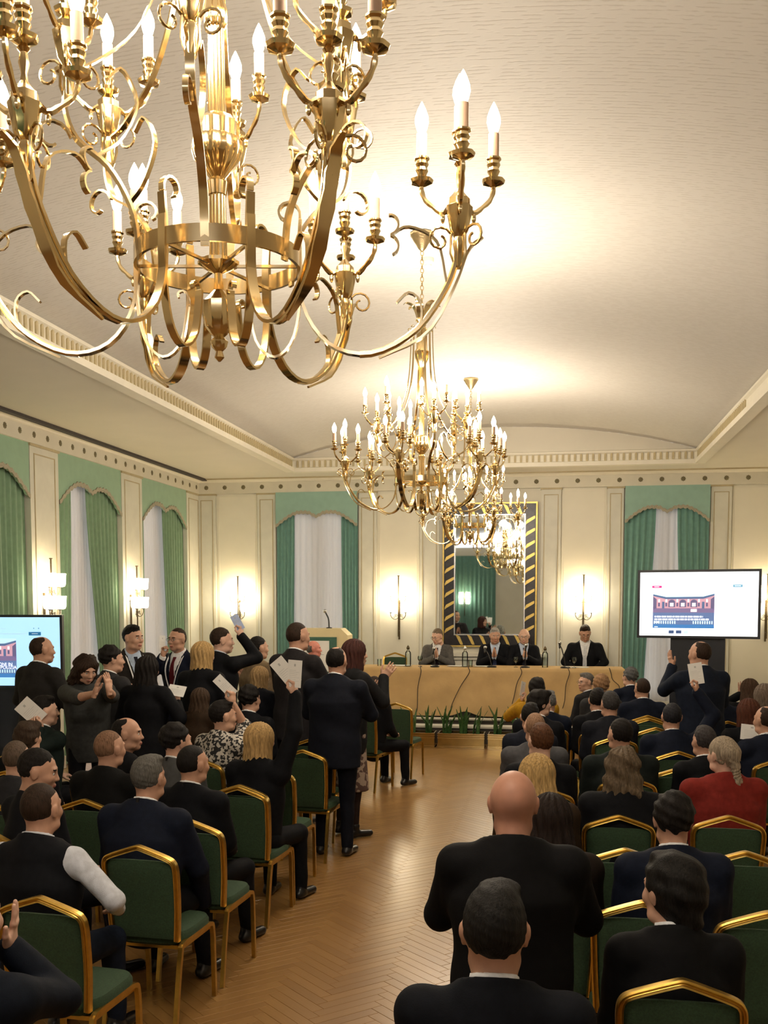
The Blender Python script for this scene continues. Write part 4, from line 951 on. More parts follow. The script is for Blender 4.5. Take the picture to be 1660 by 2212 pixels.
    MB().box((-0.45, -0.25, zb), (0.45, 0.4, zb + 0.03)).build('stand_base', M['tv'], r)
    return tag(r, label, 'television')
a = atY(1377, 1380, 12.15); b_ = atY(1643, 1378, 11.85)
rz_ = math.atan2(b_[1] - a[1], b_[0] - a[0]); W1 = math.hypot(b_[0] - a[0], b_[1] - a[1])
screen(((a[0] + b_[0]) / 2, (a[1] + b_[1]) / 2, (a[2] + b_[2]) / 2), rz_, W1, W1 * 0.58, 'large screen with bright white web page at right of the room', ('white', (0.93, 0.96, 1.0), 1.6), False)
tr = atY(135, 1328, 10.9); br_ = atY(141, 1490, 10.9); W2_ = 1.47; ang = math.radians(8)
H2 = 0.84
screen((tr[0] - W2_ / 2 * math.cos(ang), tr[1] - W2_ / 2 * math.sin(ang), tr[2] - H2), ang, W2_, H2, 'large screen with pale blue web page at left edge', ('paleblue', (0.38, 0.66, 0.90), 1.0), True)
# ------------------------------------------------------------------ smooth solid modelling for people
class Vol:
    def __init__(s, lo, hi, res):
        s.res = res; s.lo = np.array(lo, float) - 2.5 * res; n = np.ceil((np.array(hi, float) - s.lo) / res).astype(int) + 4
        s.ax = [(s.lo[i] + res * np.arange(n[i])).astype(np.float32) for i in range(3)]; s.d = np.full(n, 1.0, np.float32)
    def blk(s, lo, hi, pad):
        sl = []
        for i in range(3):
            a = int(np.searchsorted(s.ax[i], lo[i] - pad)); b = int(np.searchsorted(s.ax[i], hi[i] + pad)); sl.append(slice(max(a - 1, 0), b + 1))
        X = s.ax[0][sl[0]][:, None, None]; Y = s.ax[1][sl[1]][None, :, None]; Z = s.ax[2][sl[2]][None, None, :]
        return tuple(sl), X, Y, Z
    def un(s, v, sl, k):
        a = s.d[sl]
        if k <= 0: s.d[sl] = np.minimum(a, v); return
        h = np.maximum(k - np.abs(a - v), 0) / k; s.d[sl] = np.minimum(a, v) - h * h * k * 0.25
    def cone(s, a, b, ra, rb, k=0.03, sq=(1, 1, 1)):
        a = np.array(a, float); b = np.array(b, float); q = np.array(sq, float); rm = max(ra, rb) / q
        sl, X, Y, Z = s.blk(np.minimum(a, b) - rm, np.maximum(a, b) + rm, k + 2 * s.res)
        if min(s.d[sl].shape) == 0: return
        A = a * q; ba = (b - a) * q; px, py, pz = X * q[0] - A[0], Y * q[1] - A[1], Z * q[2] - A[2]
        t = np.clip((px * ba[0] + py * ba[1] + pz * ba[2]) / (ba @ ba + 1e-9), 0, 1)
        v = np.sqrt((px - t * ba[0]) ** 2 + (py - t * ba[1]) ** 2 + (pz - t * ba[2]) ** 2) - (ra + (rb - ra) * t)
        s.un((v / max(sq)).astype(np.float32), sl, k)
    def ell(s, c, r, k=0.02, cut=False):
        c = np.array(c, float); r = np.array(r, float)
        sl, X, Y, Z = s.blk(c - r, c + r, k + 2 * s.res)
        if min(s.d[sl].shape) == 0: return
        x, y, z = (X - c[0]), (Y - c[1]), (Z - c[2])
        k0 = np.sqrt((x / r[0]) ** 2 + (y / r[1]) ** 2 + (z / r[2]) ** 2) + 1e-6; k1 = np.sqrt((x / r[0] ** 2) ** 2 + (y / r[1] ** 2) ** 2 + (z / r[2] ** 2) ** 2) + 1e-6
        v = (k0 * (k0 - 1) / k1).astype(np.float32)
        if cut:
            a = s.d[sl]; v = -v; h = np.maximum(k - np.abs(a - v), 0) / max(k, 1e-6); s.d[sl] = np.maximum(a, v) + h * h * k * 0.25
        else: s.un(v, sl, k)
    def half(s, fn):
        """keep only where fn(X,Y,Z) < 0"""
        v = fn(s.ax[0][:, None, None], s.ax[1][None, :, None], s.ax[2][None, None, :]); s.d = np.maximum(s.d, np.broadcast_to(v, s.d.shape).astype(np.float32))
    def warp(s, fn): s.d = s.d + fn(s.ax[0][:, None, None], s.ax[1][None, :, None], s.ax[2][None, None, :]).astype(np.float32)
    def nets(s):
        d = s.d; ins = d < 0; c = np.zeros(np.array(d.shape) - 1, np.int8)
        for a in (0, 1):
            for b in (0, 1):
                for e in (0, 1): c += ins[a:a + c.shape[0], b:b + c.shape[1], e:e + c.shape[2]]
        mk = (c > 0) & (c < 8); I = np.argwhere(mk); idx = np.full(c.shape, -1, np.int32); idx[mk] = np.arange(len(I))
        acc = np.zeros((len(I), 3)); cnt = np.zeros(len(I)); i0, j0, k0 = I.T
        for ax in range(3):
            o = [x for x in range(3) if x != ax]
            for a in (0, 1):
                for b in (0, 1):
                    of = [0, 0, 0]; of[o[0]] = a; of[o[1]] = b; o2 = list(of); o2[ax] = 1
                    d0 = d[i0 + of[0], j0 + of[1], k0 + of[2]]; d1 = d[i0 + o2[0], j0 + o2[1], k0 + o2[2]]; cr = (d0 < 0) != (d1 < 0)
                    t = np.where(cr, d0 / np.where(cr, d0 - d1, 1), 0); p = np.tile(np.array(of, float), (len(I), 1)); p[:, ax] = t
                    acc += p * cr[:, None]; cnt += cr
        v = s.lo + s.res * (I + acc / np.maximum(cnt, 1)[:, None]); F = []
        for ax in range(3):
            o = [x for x in range(3) if x != ax]
            A = [slice(None)] * 3; B = [slice(None)] * 3; A[ax] = slice(0, -1); B[ax] = slice(1, None)
            e = ins[tuple(A)] != ins[tuple(B)]; fi = ins[tuple(A)]; E = np.argwhere(e)
            E = E[(E[:, o[0]] > 0) & (E[:, o[1]] > 0) & (E[:, o[0]] < d.shape[o[0]] - 1) & (E[:, o[1]] < d.shape[o[1]] - 1)]
            q = []
            for a, b in ((-1, -1), (0, -1), (0, 0), (-1, 0)):
                P = E.copy(); P[:, o[0]] += a; P[:, o[1]] += b; q.append(idx[P[:, 0], P[:, 1], P[:, 2]])
            q = np.stack(q, 1); flip = fi[E[:, 0], E[:, 1], E[:, 2]]
            if ax == 1: flip = ~flip
            q[~flip] = q[~flip][:, ::-1]; q = q[(q >= 0).all(1)]; F.append(q)
        return v, np.concatenate(F)
def np_mesh(name, v, f, mats, mi=None, smooth=True):
    me = bpy.data.meshes.new(name); n = len(f)
    me.vertices.add(len(v)); me.vertices.foreach_set('co', np.asarray(v, np.float32).ravel())
    f = np.asarray(f, np.int32); me.loops.add(n * 4); me.loops.foreach_set('vertex_index', f.ravel())
    me.polygons.add(n); me.polygons.foreach_set('loop_start', np.arange(0, n * 4, 4, dtype=np.int32))
    for m_ in (mats if isinstance(mats, (list, tuple)) else [mats]): me.materials.append(m_)
    if mi is not None: me.polygons.foreach_set('material_index', np.asarray(mi, np.int32))
    if smooth: me.polygons.foreach_set('use_smooth', np.ones(n, bool))
    me.update(calc_edges=True); me.validate(); return me
def sm_noise(amp, f=1.0, seed=0.0):
    return lambda X, Y, Z: amp * (np.sin(23 * f * X + 9 * f * Z + seed) * np.sin(19 * f * Y - 11 * f * Z + 1.7 * seed) + 0.6 * np.sin(31 * f * Z + 13 * f * X + seed * 2.3))

# heads (origin in the skull's middle, face towards +y, crown at z .118)
def head_parts(res, female=False, big=1.0):
    V_ = Vol((-0.105, -0.125, -0.23), (0.105, 0.14, 0.125), res); w_ = 0.95 if female else 1.0
    V_.ell((0, -0.012, 0.022), (0.076, 0.098, 0.096), 0.0); V_.ell((0, -0.018, 0.018), (0.0795, 0.094, 0.086), 0.02); V_.ell((0, 0.026, -0.045), (0.058 * w_, 0.068, 0.078), 0.035)
    V_.ell((0, 0.066, -0.100), (0.022 * w_, 0.020, 0.018), 0.03)
    for s_ in (-1, 1):
        V_.ell((s_ * 0.040, 0.060, -0.026), (0.024, 0.024, 0.022), 0.025); V_.ell((s_ * 0.05 * w_, 0.02, -0.085), (0.018, 0.035, 0.02), 0.03)
    V_.cone((-0.034, 0.080, 0.024), (0.034, 0.080, 0.024), 0.011, 0.011, 0.018)
    for s_ in (-1, 1): V_.ell((s_ * 0.031, 0.100, 0.001), (0.017, 0.014, 0.011), 0.012, cut=True)
    V_.cone((0, 0.084, 0.014), (0, 0.1055, -0.030), 0.0075, 0.0115, 0.014)
    for s_ in (-1, 1): V_.ell((s_ * 0.011, 0.096, -0.034), (0.008, 0.010, 0.007), 0.008)
    V_.ell((0, 0.090, -0.064), (0.023, 0.013, 0.006), 0.008); V_.ell((0, 0.088, -0.074), (0.020, 0.013, 0.006), 0.008)
    for s_ in (-1, 1):
        V_.ell((s_ * 0.081, -0.010, -0.006), (0.009, 0.020, 0.033), 0.010); V_.ell((s_ * 0.088, -0.018, 0.004), (0.006, 0.012, 0.02), 0.006)
    V_.cone((0, -0.022, -0.06), (0, -0.045, -0.235), 0.052 if female else 0.057, 0.058 if female else 0.066, 0.03)
    v, f = V_.nets(); c = v[f].mean(1); mi = np.zeros(len(f), int)
    lips = (np.abs(c[:, 0]) < 0.022) & (c[:, 1] > 0.082) & (c[:, 2] < -0.059) & (c[:, 2] > -0.080); mi[lips] = 2
    br = (np.abs(np.abs(c[:, 0]) - 0.030) < 0.017) & (c[:, 1] > 0.07) & (np.abs(c[:, 2] - 0.0235 - 0.0) < 0.0036 + res * 0.1); mi[br] = 1
    return v, f, mi
def hair_mesh(kind):
    res = 0.0055
    pl = lambda a, b: (lambda X, Y, Z: (b + a * Y - Z))
    lo, hi = (-0.13, -0.16, -0.40), (0.13, 0.12, 0.15)
    V_ = Vol(lo, hi, res) if kind in ('long', 'wavy', 'ponytail') else Vol((-0.13, -0.15, -0.22), (0.13, 0.13, 0.16), res)
    strands = lambda A, n: (lambda X, Y, Z: A * np.sin(n * np.arctan2(X, -Y + 0.02) + 2.0 * np.sin(20 * Z)) + 0 * Z)
    if kind in ('short', 'neat', 'crop'):
        t = {'short': 0.013, 'neat': 0.010, 'crop': 0.005}[kind]
        V_.ell((0, -0.016 - t * 0.75, 0.024 + t * 0.8), (0.0765 + t * 0.45, 0.098 + t * 0.45, 0.0955 + t * 0.4), 0)
        V_.ell((0, -0.0225, 0.015), (0.0822, 0.0945, 0.0870), 0.006); 
        if kind == 'short': V_.ell((0.015, 0.030, 0.108), (0.05, 0.045, 0.022), 0.03)
        V_.warp(sm_noise(0.0014 if kind != 'crop' else 0.0004, 7.0)); V_.half(pl(0.80, -0.014 if kind != 'crop' else -0.02))
    elif kind == 'fringe':
        V_.ell((0, -0.022, 0.010), (0.083, 0.099, 0.090), 0); V_.ell((0, -0.0225, 0.015), (0.0822, 0.0945, 0.0870), 0.006); V_.warp(sm_noise(0.0010, 7.0)); V_.half(pl(0.75, -0.018)); V_.ell((0, 0.02, 0.125), (0.085, 0.125, 0.075), 0.01, cut=True)
    elif kind == 'thin':
        V_.ell((0, -0.024, 0.024), (0.0795, 0.0985, 0.0975), 0); V_.ell((0, -0.0225, 0.015), (0.0822, 0.0945, 0.0870), 0.006); V_.warp(sm_noise(0.0008, 7.0)); V_.half(pl(0.80, -0.014)); V_.ell((0, -0.035, 0.128), (0.032, 0.042, 0.032), 0.008, cut=True); V_.ell((0, 0.10, 0.11), (0.06, 0.07, 0.06), 0.01, cut=True)
    elif kind == 'curly':
        V_.ell((0, -0.028, 0.038), (0.093, 0.108, 0.104), 0); V_.warp(sm_noise(0.005, 4.0)); V_.half(pl(0.86, -0.030))
    elif kind == 'mop':
        V_.ell((0, -0.026, 0.034), (0.093, 0.110, 0.104), 0); V_.ell((0.02, 0.04, 0.098), (0.06, 0.06, 0.034), 0.03); V_.cone((0, -0.05, -0.02), (0, -0.06, -0.09), 0.085, 0.06, 0.03); V_.warp(sm_noise(0.004, 3.2)); V_.half(pl(0.72, -0.055)); V_.ell((0, 0.135, -0.03), (0.07, 0.08, 0.085), 0.015, cut=True)
    elif kind == 'bob':
        V_.ell((0, -0.014, 0.024), (0.097, 0.112, 0.108), 0); V_.cone((0, -0.02, 0.0), (0, -0.03, -0.13), 0.102, 0.107, 0.03, (1, 1.05, 1)); V_.warp(strands(0.0035, 22)); V_.half(lambda X, Y, Z: -0.165 + 0.15 * Y - Z); V_.ell((0, 0.125, -0.055), (0.062, 0.095, 0.12), 0.015, cut=True); V_.half(lambda X, Y, Z: Y - 0.085 + 0 * X + 0 * Z)
    elif kind in ('long', 'wavy'):
        V_.ell((0, -0.014, 0.024), (0.098, 0.112, 0.108), 0); V_.cone((0, -0.025, 0.0), (0, -0.045, -0.16), 0.103, 0.110, 0.03, (1, 1.15, 1)); V_.cone((0, -0.06, -0.14), (0, -0.085, -0.30), 0.105, 0.088, 0.04, (1, 1.7, 1))
        V_.warp(strands(0.004, 20)); 
        if kind == 'wavy': V_.warp(sm_noise(0.008, 2.2))
        V_.half(lambda X, Y, Z: -0.34 + 0.03 * np.sin(60 * X) - Z + 0 * Y); V_.ell((0, 0.13, -0.06), (0.066, 0.10, 0.13), 0.015, cut=True); V_.half(lambda X, Y, Z: np.where(Z < -0.13, Y + 0.0, Y - 0.085) + 0 * X)
    elif kind == 'ponytail':
        V_.ell((0, -0.014, 0.024), (0.086, 0.108, 0.106), 0); V_.warp(strands(0.0025, 24)); V_.half(pl(0.80, -0.015)); V_.ell((0, 0.12, 0.0), (0.075, 0.068, 0.075), 0.01, cut=True)
        V_.cone((0, -0.10, 0.02), (0.005, -0.125, -0.06), 0.055, 0.024, 0.04); V_.cone((0.005, -0.125, -0.06), (0.01, -0.125, -0.16), 0.026, 0.036, 0.012); V_.cone((0.01, -0.125, -0.16), (-0.005, -0.115, -0.33), 0.036, 0.012, 0.02); V_.warp(lambda X, Y, Z: np.where(Z < -0.02, 0.004 * np.sin(150 * X + 12 * np.sin(30 * Z)), 0) + 0 * Y)
    v, f = V_.nets(); return np_mesh('hair', v, f, [None])
def hand_parts(kind):
    V_ = Vol((-0.08, -0.06, -0.03), (0.10, 0.09, 0.20), 0.0042)
    V_.ell((0, 0, 0.048), (0.041, 0.014, 0.05), 0); V_.cone((-0.028, 0, 0.084), (0.030, 0, 0.088), 0.011, 0.011, 0.015); V_.cone((0, 0, -0.03), (0, 0, 0.02), 0.026, 0.028, 0.02, (1, 1.35, 1)); V_.ell((0.028, 0.008, 0.03), (0.02, 0.014, 0.03), 0.015)
    c1, c2 = {'open': (6, 6), 'relax': (24, 30), 'grip': (62, 75)}[kind]
    for x, ln, sp_ in ((-0.031, 0.054, -7), (-0.011, 0.068, -2), (0.010, 0.075, 2), (0.031, 0.067, 6)):
        a = math.radians(c1 + (3 if x < 0 else 0)); b = math.radians(c1 + c2); t = math.radians(sp_ if kind == 'open' else sp_ * 0.3)
        p0 = np.array([x, 0, 0.088]); d1 = np.array([math.sin(t), math.sin(a), math.cos(a)]); d2 = np.array([math.sin(t), math.sin(b), math.cos(b)])
        p1 = p0 + d1 * ln * 0.52; p2 = p1 + d2 * ln * 0.45; V_.cone(p0, p1, 0.0095, 0.0086, 0.005); V_.cone(p1, p2, 0.0086, 0.0070, 0.003)
    if kind == 'open': T = [(0.032, 0.006, 0.022), (0.062, 0.014, 0.052), (0.074, 0.018, 0.085)]
    elif kind == 'relax': T = [(0.032, 0.006, 0.022), (0.052, 0.026, 0.055), (0.050, 0.036, 0.085)]
    else: T = [(0.032, 0.006, 0.022), (0.045, 0.034, 0.055), (0.028, 0.042, 0.088)]
    V_.cone(T[0], T[1], 0.0125, 0.0110, 0.008); V_.cone(T[1], T[2], 0.0105, 0.0085, 0.004)
    return V_.nets()
HEADS = {'m': head_parts(0.0048), 'f': head_parts(0.0048, True)}
HANDS = {k: hand_parts(k) for k in ('open', 'relax', 'grip')}
HAIR = {}; HANDM = {}; HEADM = {}
def unit(v): v = np.array(v, float); return v / (np.linalg.norm(v) + 1e-9)
def rot_x(a): c, s = math.cos(a), math.sin(a); return np.array([[1, 0, 0], [0, c, -s], [0, s, c]])
def rot_z(a): c, s = math.cos(a), math.sin(a); return np.array([[c, -s, 0], [s, c, 0], [0, 0, 1]])
def rot_y(a): c, s = math.cos(a), math.sin(a); return np.array([[c, 0, s], [0, 1, 0], [-s, 0, c]])

BLACK, NAVY, CHAR, GREY = (0.0065, 0.007, 0.009), (0.008, 0.011, 0.022), (0.018, 0.018, 0.020), (0.085, 0.085, 0.085)
SK1, SK2, SK3 = (0.58, 0.34, 0.235), (0.51, 0.285, 0.19), (0.66, 0.41, 0.30)
HB, HD, HG, HLG = (0.010, 0.008, 0.007), (0.028, 0.016, 0.010), (0.13, 0.12, 0.11), (0.34, 0.33, 0.31)
BLOND, AUB, LBR = (0.42, 0.27, 0.11), (0.075, 0.025, 0.014), (0.10, 0.06, 0.03)
WHITE = (0.78, 0.79, 0.80)
ARMS = {  # wrist relative to the shoulder (x outward), elbow pole, hand, fingers, palm normal (right side, x outward)
    'down': ((0.06, 0.05, -0.52), (0.4, -1, 0), 'relax', (0, 0.25, -1), (-1, 0, 0)),
    'lap': ((-0.07, 0.30, -0.36), (0.5, -0.5, -1), 'relax', (-0.5, 1, -0.1), (0, 0, -1)),
    'clap': ((-0.155, 0.25, -0.17), (1.3, -0.3, -0.8), 'open', (-0.1, 0.5, 1), (-1, 0, 0)),
    'clap_high': ((-0.155, 0.23, -0.09), (1.2, -0.2, -1), 'open', (-0.1, 0.35, 1), (-1, 0, 0)),
    'fold': ((-0.12, 0.18, -0.26), (1.3, -0.4, -0.8), 'relax', (-1, 0.4, 0), (0, -1, 0)),
    'table': ((-0.06, 0.34, -0.30), (0.9, 0.0, -0.6), 'relax', (-0.6, 1, -0.1), (0, 0, -1)),
    'phone': ((-0.10, 0.24, 0.02), (0.8, -0.2, -1), 'grip', (-0.2, 0.3, 1), (-0.5, -0.3, 0)),
}
PEOPLE = []
def person(who, px, py, label, Y=None, h=1.30, sit=True, face=0, hy=0, hp=0, lean=4, tilt=0, hair=('short', HB), skin=SK1, top=BLACK, shirt=WHITE, legs=BLACK,
           L='lap', R='lap', fem=False, w=1.0, cdx=0.0, tie=None, lany=None, glasses=False, res=0.016, z0=0.0, sleeve=None, vcut=False, skirt=None, chair_=True, bare=False, vest=False, headk=1.0, pocket=False, crz=None):
    if Y is not None: P = atY(px, py, Y)
    else: P = atZ(px, py, z0 + h)
    hgt = P[2] - z0
    k = hgt / (1.36 if sit else 1.75); pz = 0.56 if sit else 0.95
    if sit and Y is not None: k = min(max(k, 0.9), 1.06)
    ft = math.radians(face); LN = rot_x(-math.radians(lean)) @ rot_y(math.radians(tilt))
    pel = np.array([0, 0, pz])
    def J(x, y, z): return (pel + LN @ np.array([x, y, z])) * k
    hc = J(0, 0.018, 0.682); HR = rot_z(math.radians(hy)) @ rot_x(-math.radians(hp)) @ rot_y(math.radians(tilt * 0.5))
    off = rot_z(ft) @ hc; root = np.array([P[0] - off[0], P[1] - off[1], z0])
    if sit and Y is not None: zroot = z0 + (hgt - (hc[2] + 0.118 * k))
    r = empty('person', root, ft); tag(r, label, 'person'); PEOPLE.append((who, r, sit))
    Ri = np.linalg.inv(rot_z(ft))
    def to_local(p): return Ri @ (np.array(p) - root)
    nk, ch = J(0, -0.022, 0.53), J(0, 0, 0.33)
    sh = {s_: J(s_ * 0.180 * w, -0.015, 0.470) for s_ in (-1, 1)}
    arms = {}; l1, l2 = 0.285 * k, 0.255 * k
    for s_, spec in ((-1, L), (1, R)):
        S = sh[s_]
        if isinstance(spec, str): rel, pole, hk, fd, pn = ARMS[spec]; T = S + LN @ (np.array([rel[0] * s_, rel[1], rel[2]]) * k); pole = np.array([pole[0] * s_, pole[1], pole[2]]); fd = np.array([fd[0] * s_, fd[1], fd[2]]); pn = np.array([pn[0] * s_, pn[1], pn[2]])
        else: # ('px', x, y, dY, hand, pole, fingers, palm) wrist at a picture point, dY in front of the head
            _, ax_, ay_, dY, hk, pole, fd, pn = spec; T = to_local(atY(ax_, ay_, P[1] + dY)); pole, fd, pn = [np.array(q, float) for q in (pole, fd, pn)]; fd, pn = Ri @ fd, Ri @ pn
        D = T - S; dist = np.linalg.norm(D); st = max(1.0, dist / ((l1 + l2) * 0.985)); a1, a2 = l1 * st, l2 * st; u = D / dist
        ca = np.clip((a1 * a1 + dist * dist - a2 * a2) / (2 * a1 * dist), -1, 1); pv = pole - u * (pole @ u); pv = unit(pv)
        El = S + u * a1 * ca + pv * a1 * math.sqrt(max(0, 1 - ca * ca)); arms[s_] = (El, T, hk, fd, pn)
    # --- 'body' holds head and neck only; eyes, hands, bare forearms are separate meshes
    hs = k * headk * 1.0
    sm = cmat('skin', skin)
    for s_ in (-1, 1):
        if 'eye' not in CM:
            e_ = MB(); e_.sphere((0, 0, 0), 0.0125, 10, 7); e_.mi = 1; e_.sphere((0, 0.009, 0), (0.0055, 0.0045, 0.0055), 8, 6); CM['eye'] = e_.mesh('eye', [mat('eye_white', (0.6, 0.57, 0.53), 0.3), mat('eye_iris', (0.02, 0.012, 0.008), 0.2)], True)
        o = link('eye', CM['eye'], r); o.matrix_local = Matrix.Translation(Vector(HR @ np.array([s_ * 0.031, 0.0765, 0.001]) * hs + hc)) @ Matrix(HR.tolist()).to_4x4() @ Matrix.Scale(hs, 4)
        El, T, hk, fd, pn = arms[s_]; zax = unit(fd); yax = unit(pn - zax * (pn @ zax)); xax = np.cross(yax, zax); sg = 1 if s_ < 0 else -1
        if hk not in HANDM: HANDM[hk] = np_mesh('hand', HANDS[hk][0], HANDS[hk][1], [None])
        o = link('hand', HANDM[hk], r); R3 = np.stack([xax, yax, zax], 1) @ np.diag([sg, 1, 1]) * (k * 0.98)
        o.matrix_local = Matrix.Translation(Vector(T)) @ Matrix(R3.tolist()).to_4x4(); o.material_slots[0].link = 'OBJECT'; o.material_slots[0].material = sm
        if bare in (True, s_):
            V_ = Vol(np.minimum(El, T) - 0.06, np.maximum(El, T) + 0.06, 0.01); V_.cone(El, T, 0.043 * k, 0.028 * k, 0); v, f = V_.nets(); link('forearm', np_mesh('forearm', v, f, sm), r)
    hm_ = cmat('hair', hair[1] if hair else HD)
    gk = 'f' if fem else 'm'
    if gk not in HEADM: HEADM[gk] = np_mesh('body', HEADS[gk][0], HEADS[gk][1], [None, None, None], HEADS[gk][2])
    o = link('body', HEADM[gk], r); o.matrix_local = Matrix.Translation(Vector(hc)) @ Matrix(HR.tolist()).to_4x4() @ Matrix.Scale(hs, 4)
    for q_, m_ in enumerate((sm, hm_, cmat('skin', (skin[0] * 0.8, skin[1] * 0.55, skin[2] * 0.6)))): o.material_slots[q_].link = 'OBJECT'; o.material_slots[q_].material = m_
    # --- hair
    if hair:
        if hair[0] not in HAIR: HAIR[hair[0]] = hair_mesh(hair[0])
        o = link('hair', HAIR[hair[0]], r); o.matrix_local = Matrix.Translation(Vector(hc)) @ Matrix(HR.tolist()).to_4x4() @ Matrix.Scale(hs, 4)
        o.material_slots[0].link = 'OBJECT'; o.material_slots[0].material = cmat('hair', hair[1])
    # --- jacket / top
    lo = np.min([J(-0.3, -0.25, -0.25), J(0.3, 0.25, -0.25)] + [a[0] for a in arms.values()] + [a[1] for a in arms.values()], 0) - 0.09
    hi = np.max([J(0.3, 0.25, 0.6), J(-0.3, -0.25, 0.6)] + [a[0] for a in arms.values()] + [a[1] for a in arms.values()], 0) + 0.09
    lo[2] = min(lo[2], (pz - 0.25) * k)
    def torso(V_, g, sleeves, hem):
        wd = w * k
        V_.cone(J(0, 0, -0.05), J(0, 0.005, 0.30), 0.172 * wd + g, 0.190 * wd + g, 0.0, (1, 1.42, 1))
        V_.cone(J(0, -0.01, 0.35), J(0, -0.02, 0.46), 0.170 * wd + g, 0.095 * wd + g, 0.05, (1, 1.4, 1))
        V_.cone(J(0, -0.02, 0.47), nk + (LN @ np.array([0, 0.002, 0.012])) * k, 0.085 * k + g, 0.066 * k + g, 0.06)
        for s_ in (-1, 1):
            V_.cone(nk - np.array([0, 0, 0.045 * k]), sh[s_] - np.array([0, 0, 0.022]), 0.056 * k + g, 0.052 * k + g, 0.05)
            if sleeves:
                El, T = arms[s_][0], arms[s_][1]; V_.cone(sh[s_] - np.array([0, 0, 0.012]), El, 0.060 * k + g, 0.050 * k + g, 0.04)
                if bare not in (True, s_): V_.cone(El, El + (T - El) * 0.97, 0.051 * k + g, 0.037 * k + g, 0.02)
                else: V_.cone(El, El + (T - El) * 0.12, 0.051 * k + g, 0.05 * k + g, 0.02)
        if hem and not sit: V_.cone(J(0, 0, -0.02), J(0, -0.005, -0.20), 0.176 * wd + g, 0.186 * wd + g, 0.04, (1, 1.35, 1))
        if fem:
            for s_ in (-1, 1): V_.ell(J(s_ * 0.075, 0.10, 0.30), np.array([0.07, 0.06, 0.07]) * k, 0.05)
    V_ = Vol(lo, hi, res); torso(V_, 0.010, not vest, True)
    V_.warp(sm_noise(0.0028, 1.0, px * 0.1))
    if not sit: V_.half(lambda X, Y_, Z: (pz - 0.20) * k - Z + 0 * X + 0 * Y_)
    nz = nk[2]; ny = nk[1]
    V_.half(lambda X, Y_, Z: np.minimum(Z - nz - 0.030 * k + 0.45 * (Y_ - ny) + 0 * X, 0.115 * k - np.sqrt((X - nk[0]) ** 2 + (Y_ - ny) ** 2) + 0 * Z))
    if vcut:
        zl = J(0, 0, 0.17)[2]; f0 = ch[1]
        wdg = lambda X, Y_, Z: np.maximum(np.abs(X) - 0.22 * np.maximum(Z - zl, 0), f0 + 0.02 - Y_)
        V_.d = np.maximum(V_.d, -np.broadcast_to(wdg(V_.ax[0][:, None, None], V_.ax[1][None, :, None], V_.ax[2][None, None, :]), V_.d.shape).astype(np.float32))
    v, f = V_.nets(); link({True: 'vest', False: 'jacket'}[vest], np_mesh('jacket', v, f, cmat('cloth', top)), r)
    if shirt is not None:
        lo2, hi2 = lo.copy(), hi.copy()
        if not vest: lo2[2] = J(0, 0, 0.10)[2] if vcut else J(0, 0, 0.40)[2]; lo2[:2] = np.minimum(J(-0.2 * w, -0.2, 0.4), J(-0.2 * w, -0.2, 0.1))[:2]; hi2[:2] = np.maximum(J(0.2 * w, 0.2, 0.4), J(0.2 * w, 0.22, 0.1))[:2]; hi2[2] = nk[2] + 0.1
        V_ = Vol(lo2, hi2, min(res, 0.012)); 
        if vcut or vest: torso(V_, -0.003, vest, False)
        V_.cone(nk - (LN @ np.array([0, 0, 0.04])) * k, nk + (LN @ np.array([0, 0.012, 0.06])) * k, 0.076 * k, 0.066 * k, 0.02)
        V_.half(lambda X, Y_, Z: Z - nz - 0.045 * k + 0.42 * (Y_ - ny) + 0 * X)
        if not vest: V_.half(lambda X, Y_, Z: (lo2[2] + 0.01) - Z + 0 * X + 0 * Y_)
        if vest: V_.warp(sm_noise(0.003, 1.2, 2))
        v, f = V_.nets(); link('shirt', np_mesh('shirt', v, f, cmat('cloth', shirt)), r)
        if not vest and not bare and res < 0.015:
            for s_ in (-1, 1):
                El, T = arms[s_][0], arms[s_][1]; u = unit(T - El); MB().tube([El + (T - El) * 0.90, T + u * 0.008], [0.042 * k, 0.036 * k], 12).build('shirt_cuff', cmat('cloth', shirt), r, True)
    # --- trousers or skirt, shoes
    V_ = Vol((-0.32 * k, -0.25 * k, 0.03), (0.32 * k, (0.62 if sit else 0.25) * k, (pz + 0.1) * k), max(res, 0.016))
    hips = {s_: np.array([s_ * 0.095 * w, 0, pz - 0.03]) * k for s_ in (-1, 1)}; gap = 0.11 if not fem else 0.075
    kn = {s_: (np.array([s_ * (gap + 0.05), 0.42, 0.50]) if sit else np.array([s_ * 0.105, 0.012, 0.50])) * k for s_ in (-1, 1)}
    an = {s_: (np.array([s_ * (gap + 0.055), 0.44, 0.085]) if sit else np.array([s_ * 0.115, -0.02, 0.085])) * k for s_ in (-1, 1)}
    V_.ell(np.array([0, -0.005, pz - 0.02]) * k, np.array([0.178 * w, 0.125 * w, 0.13]) * k, 0)
    for s_ in (-1, 1):
        V_.cone(hips[s_], kn[s_], 0.090 * k * w, 0.066 * k, 0.05)
        if not skirt: V_.cone(kn[s_], an[s_], 0.064 * k, 0.050 * k, 0.02)
    V_.warp(sm_noise(0.0025, 1.1, 4))
    if skirt and not sit:
        V_.cone((0, 0, 0.85 * k), (0, 0, 0.38 * k), 0.17 * k, 0.21 * k, 0.03, (1, 1.3, 1)); V_.half(lambda X, Y_, Z: 0.42 * k - Z + 0 * X + 0 * Y_)
    v, f = V_.nets(); link('skirt' if skirt else 'trousers', np_mesh('trousers', v, f, cmat('cloth', skirt or legs)), r)
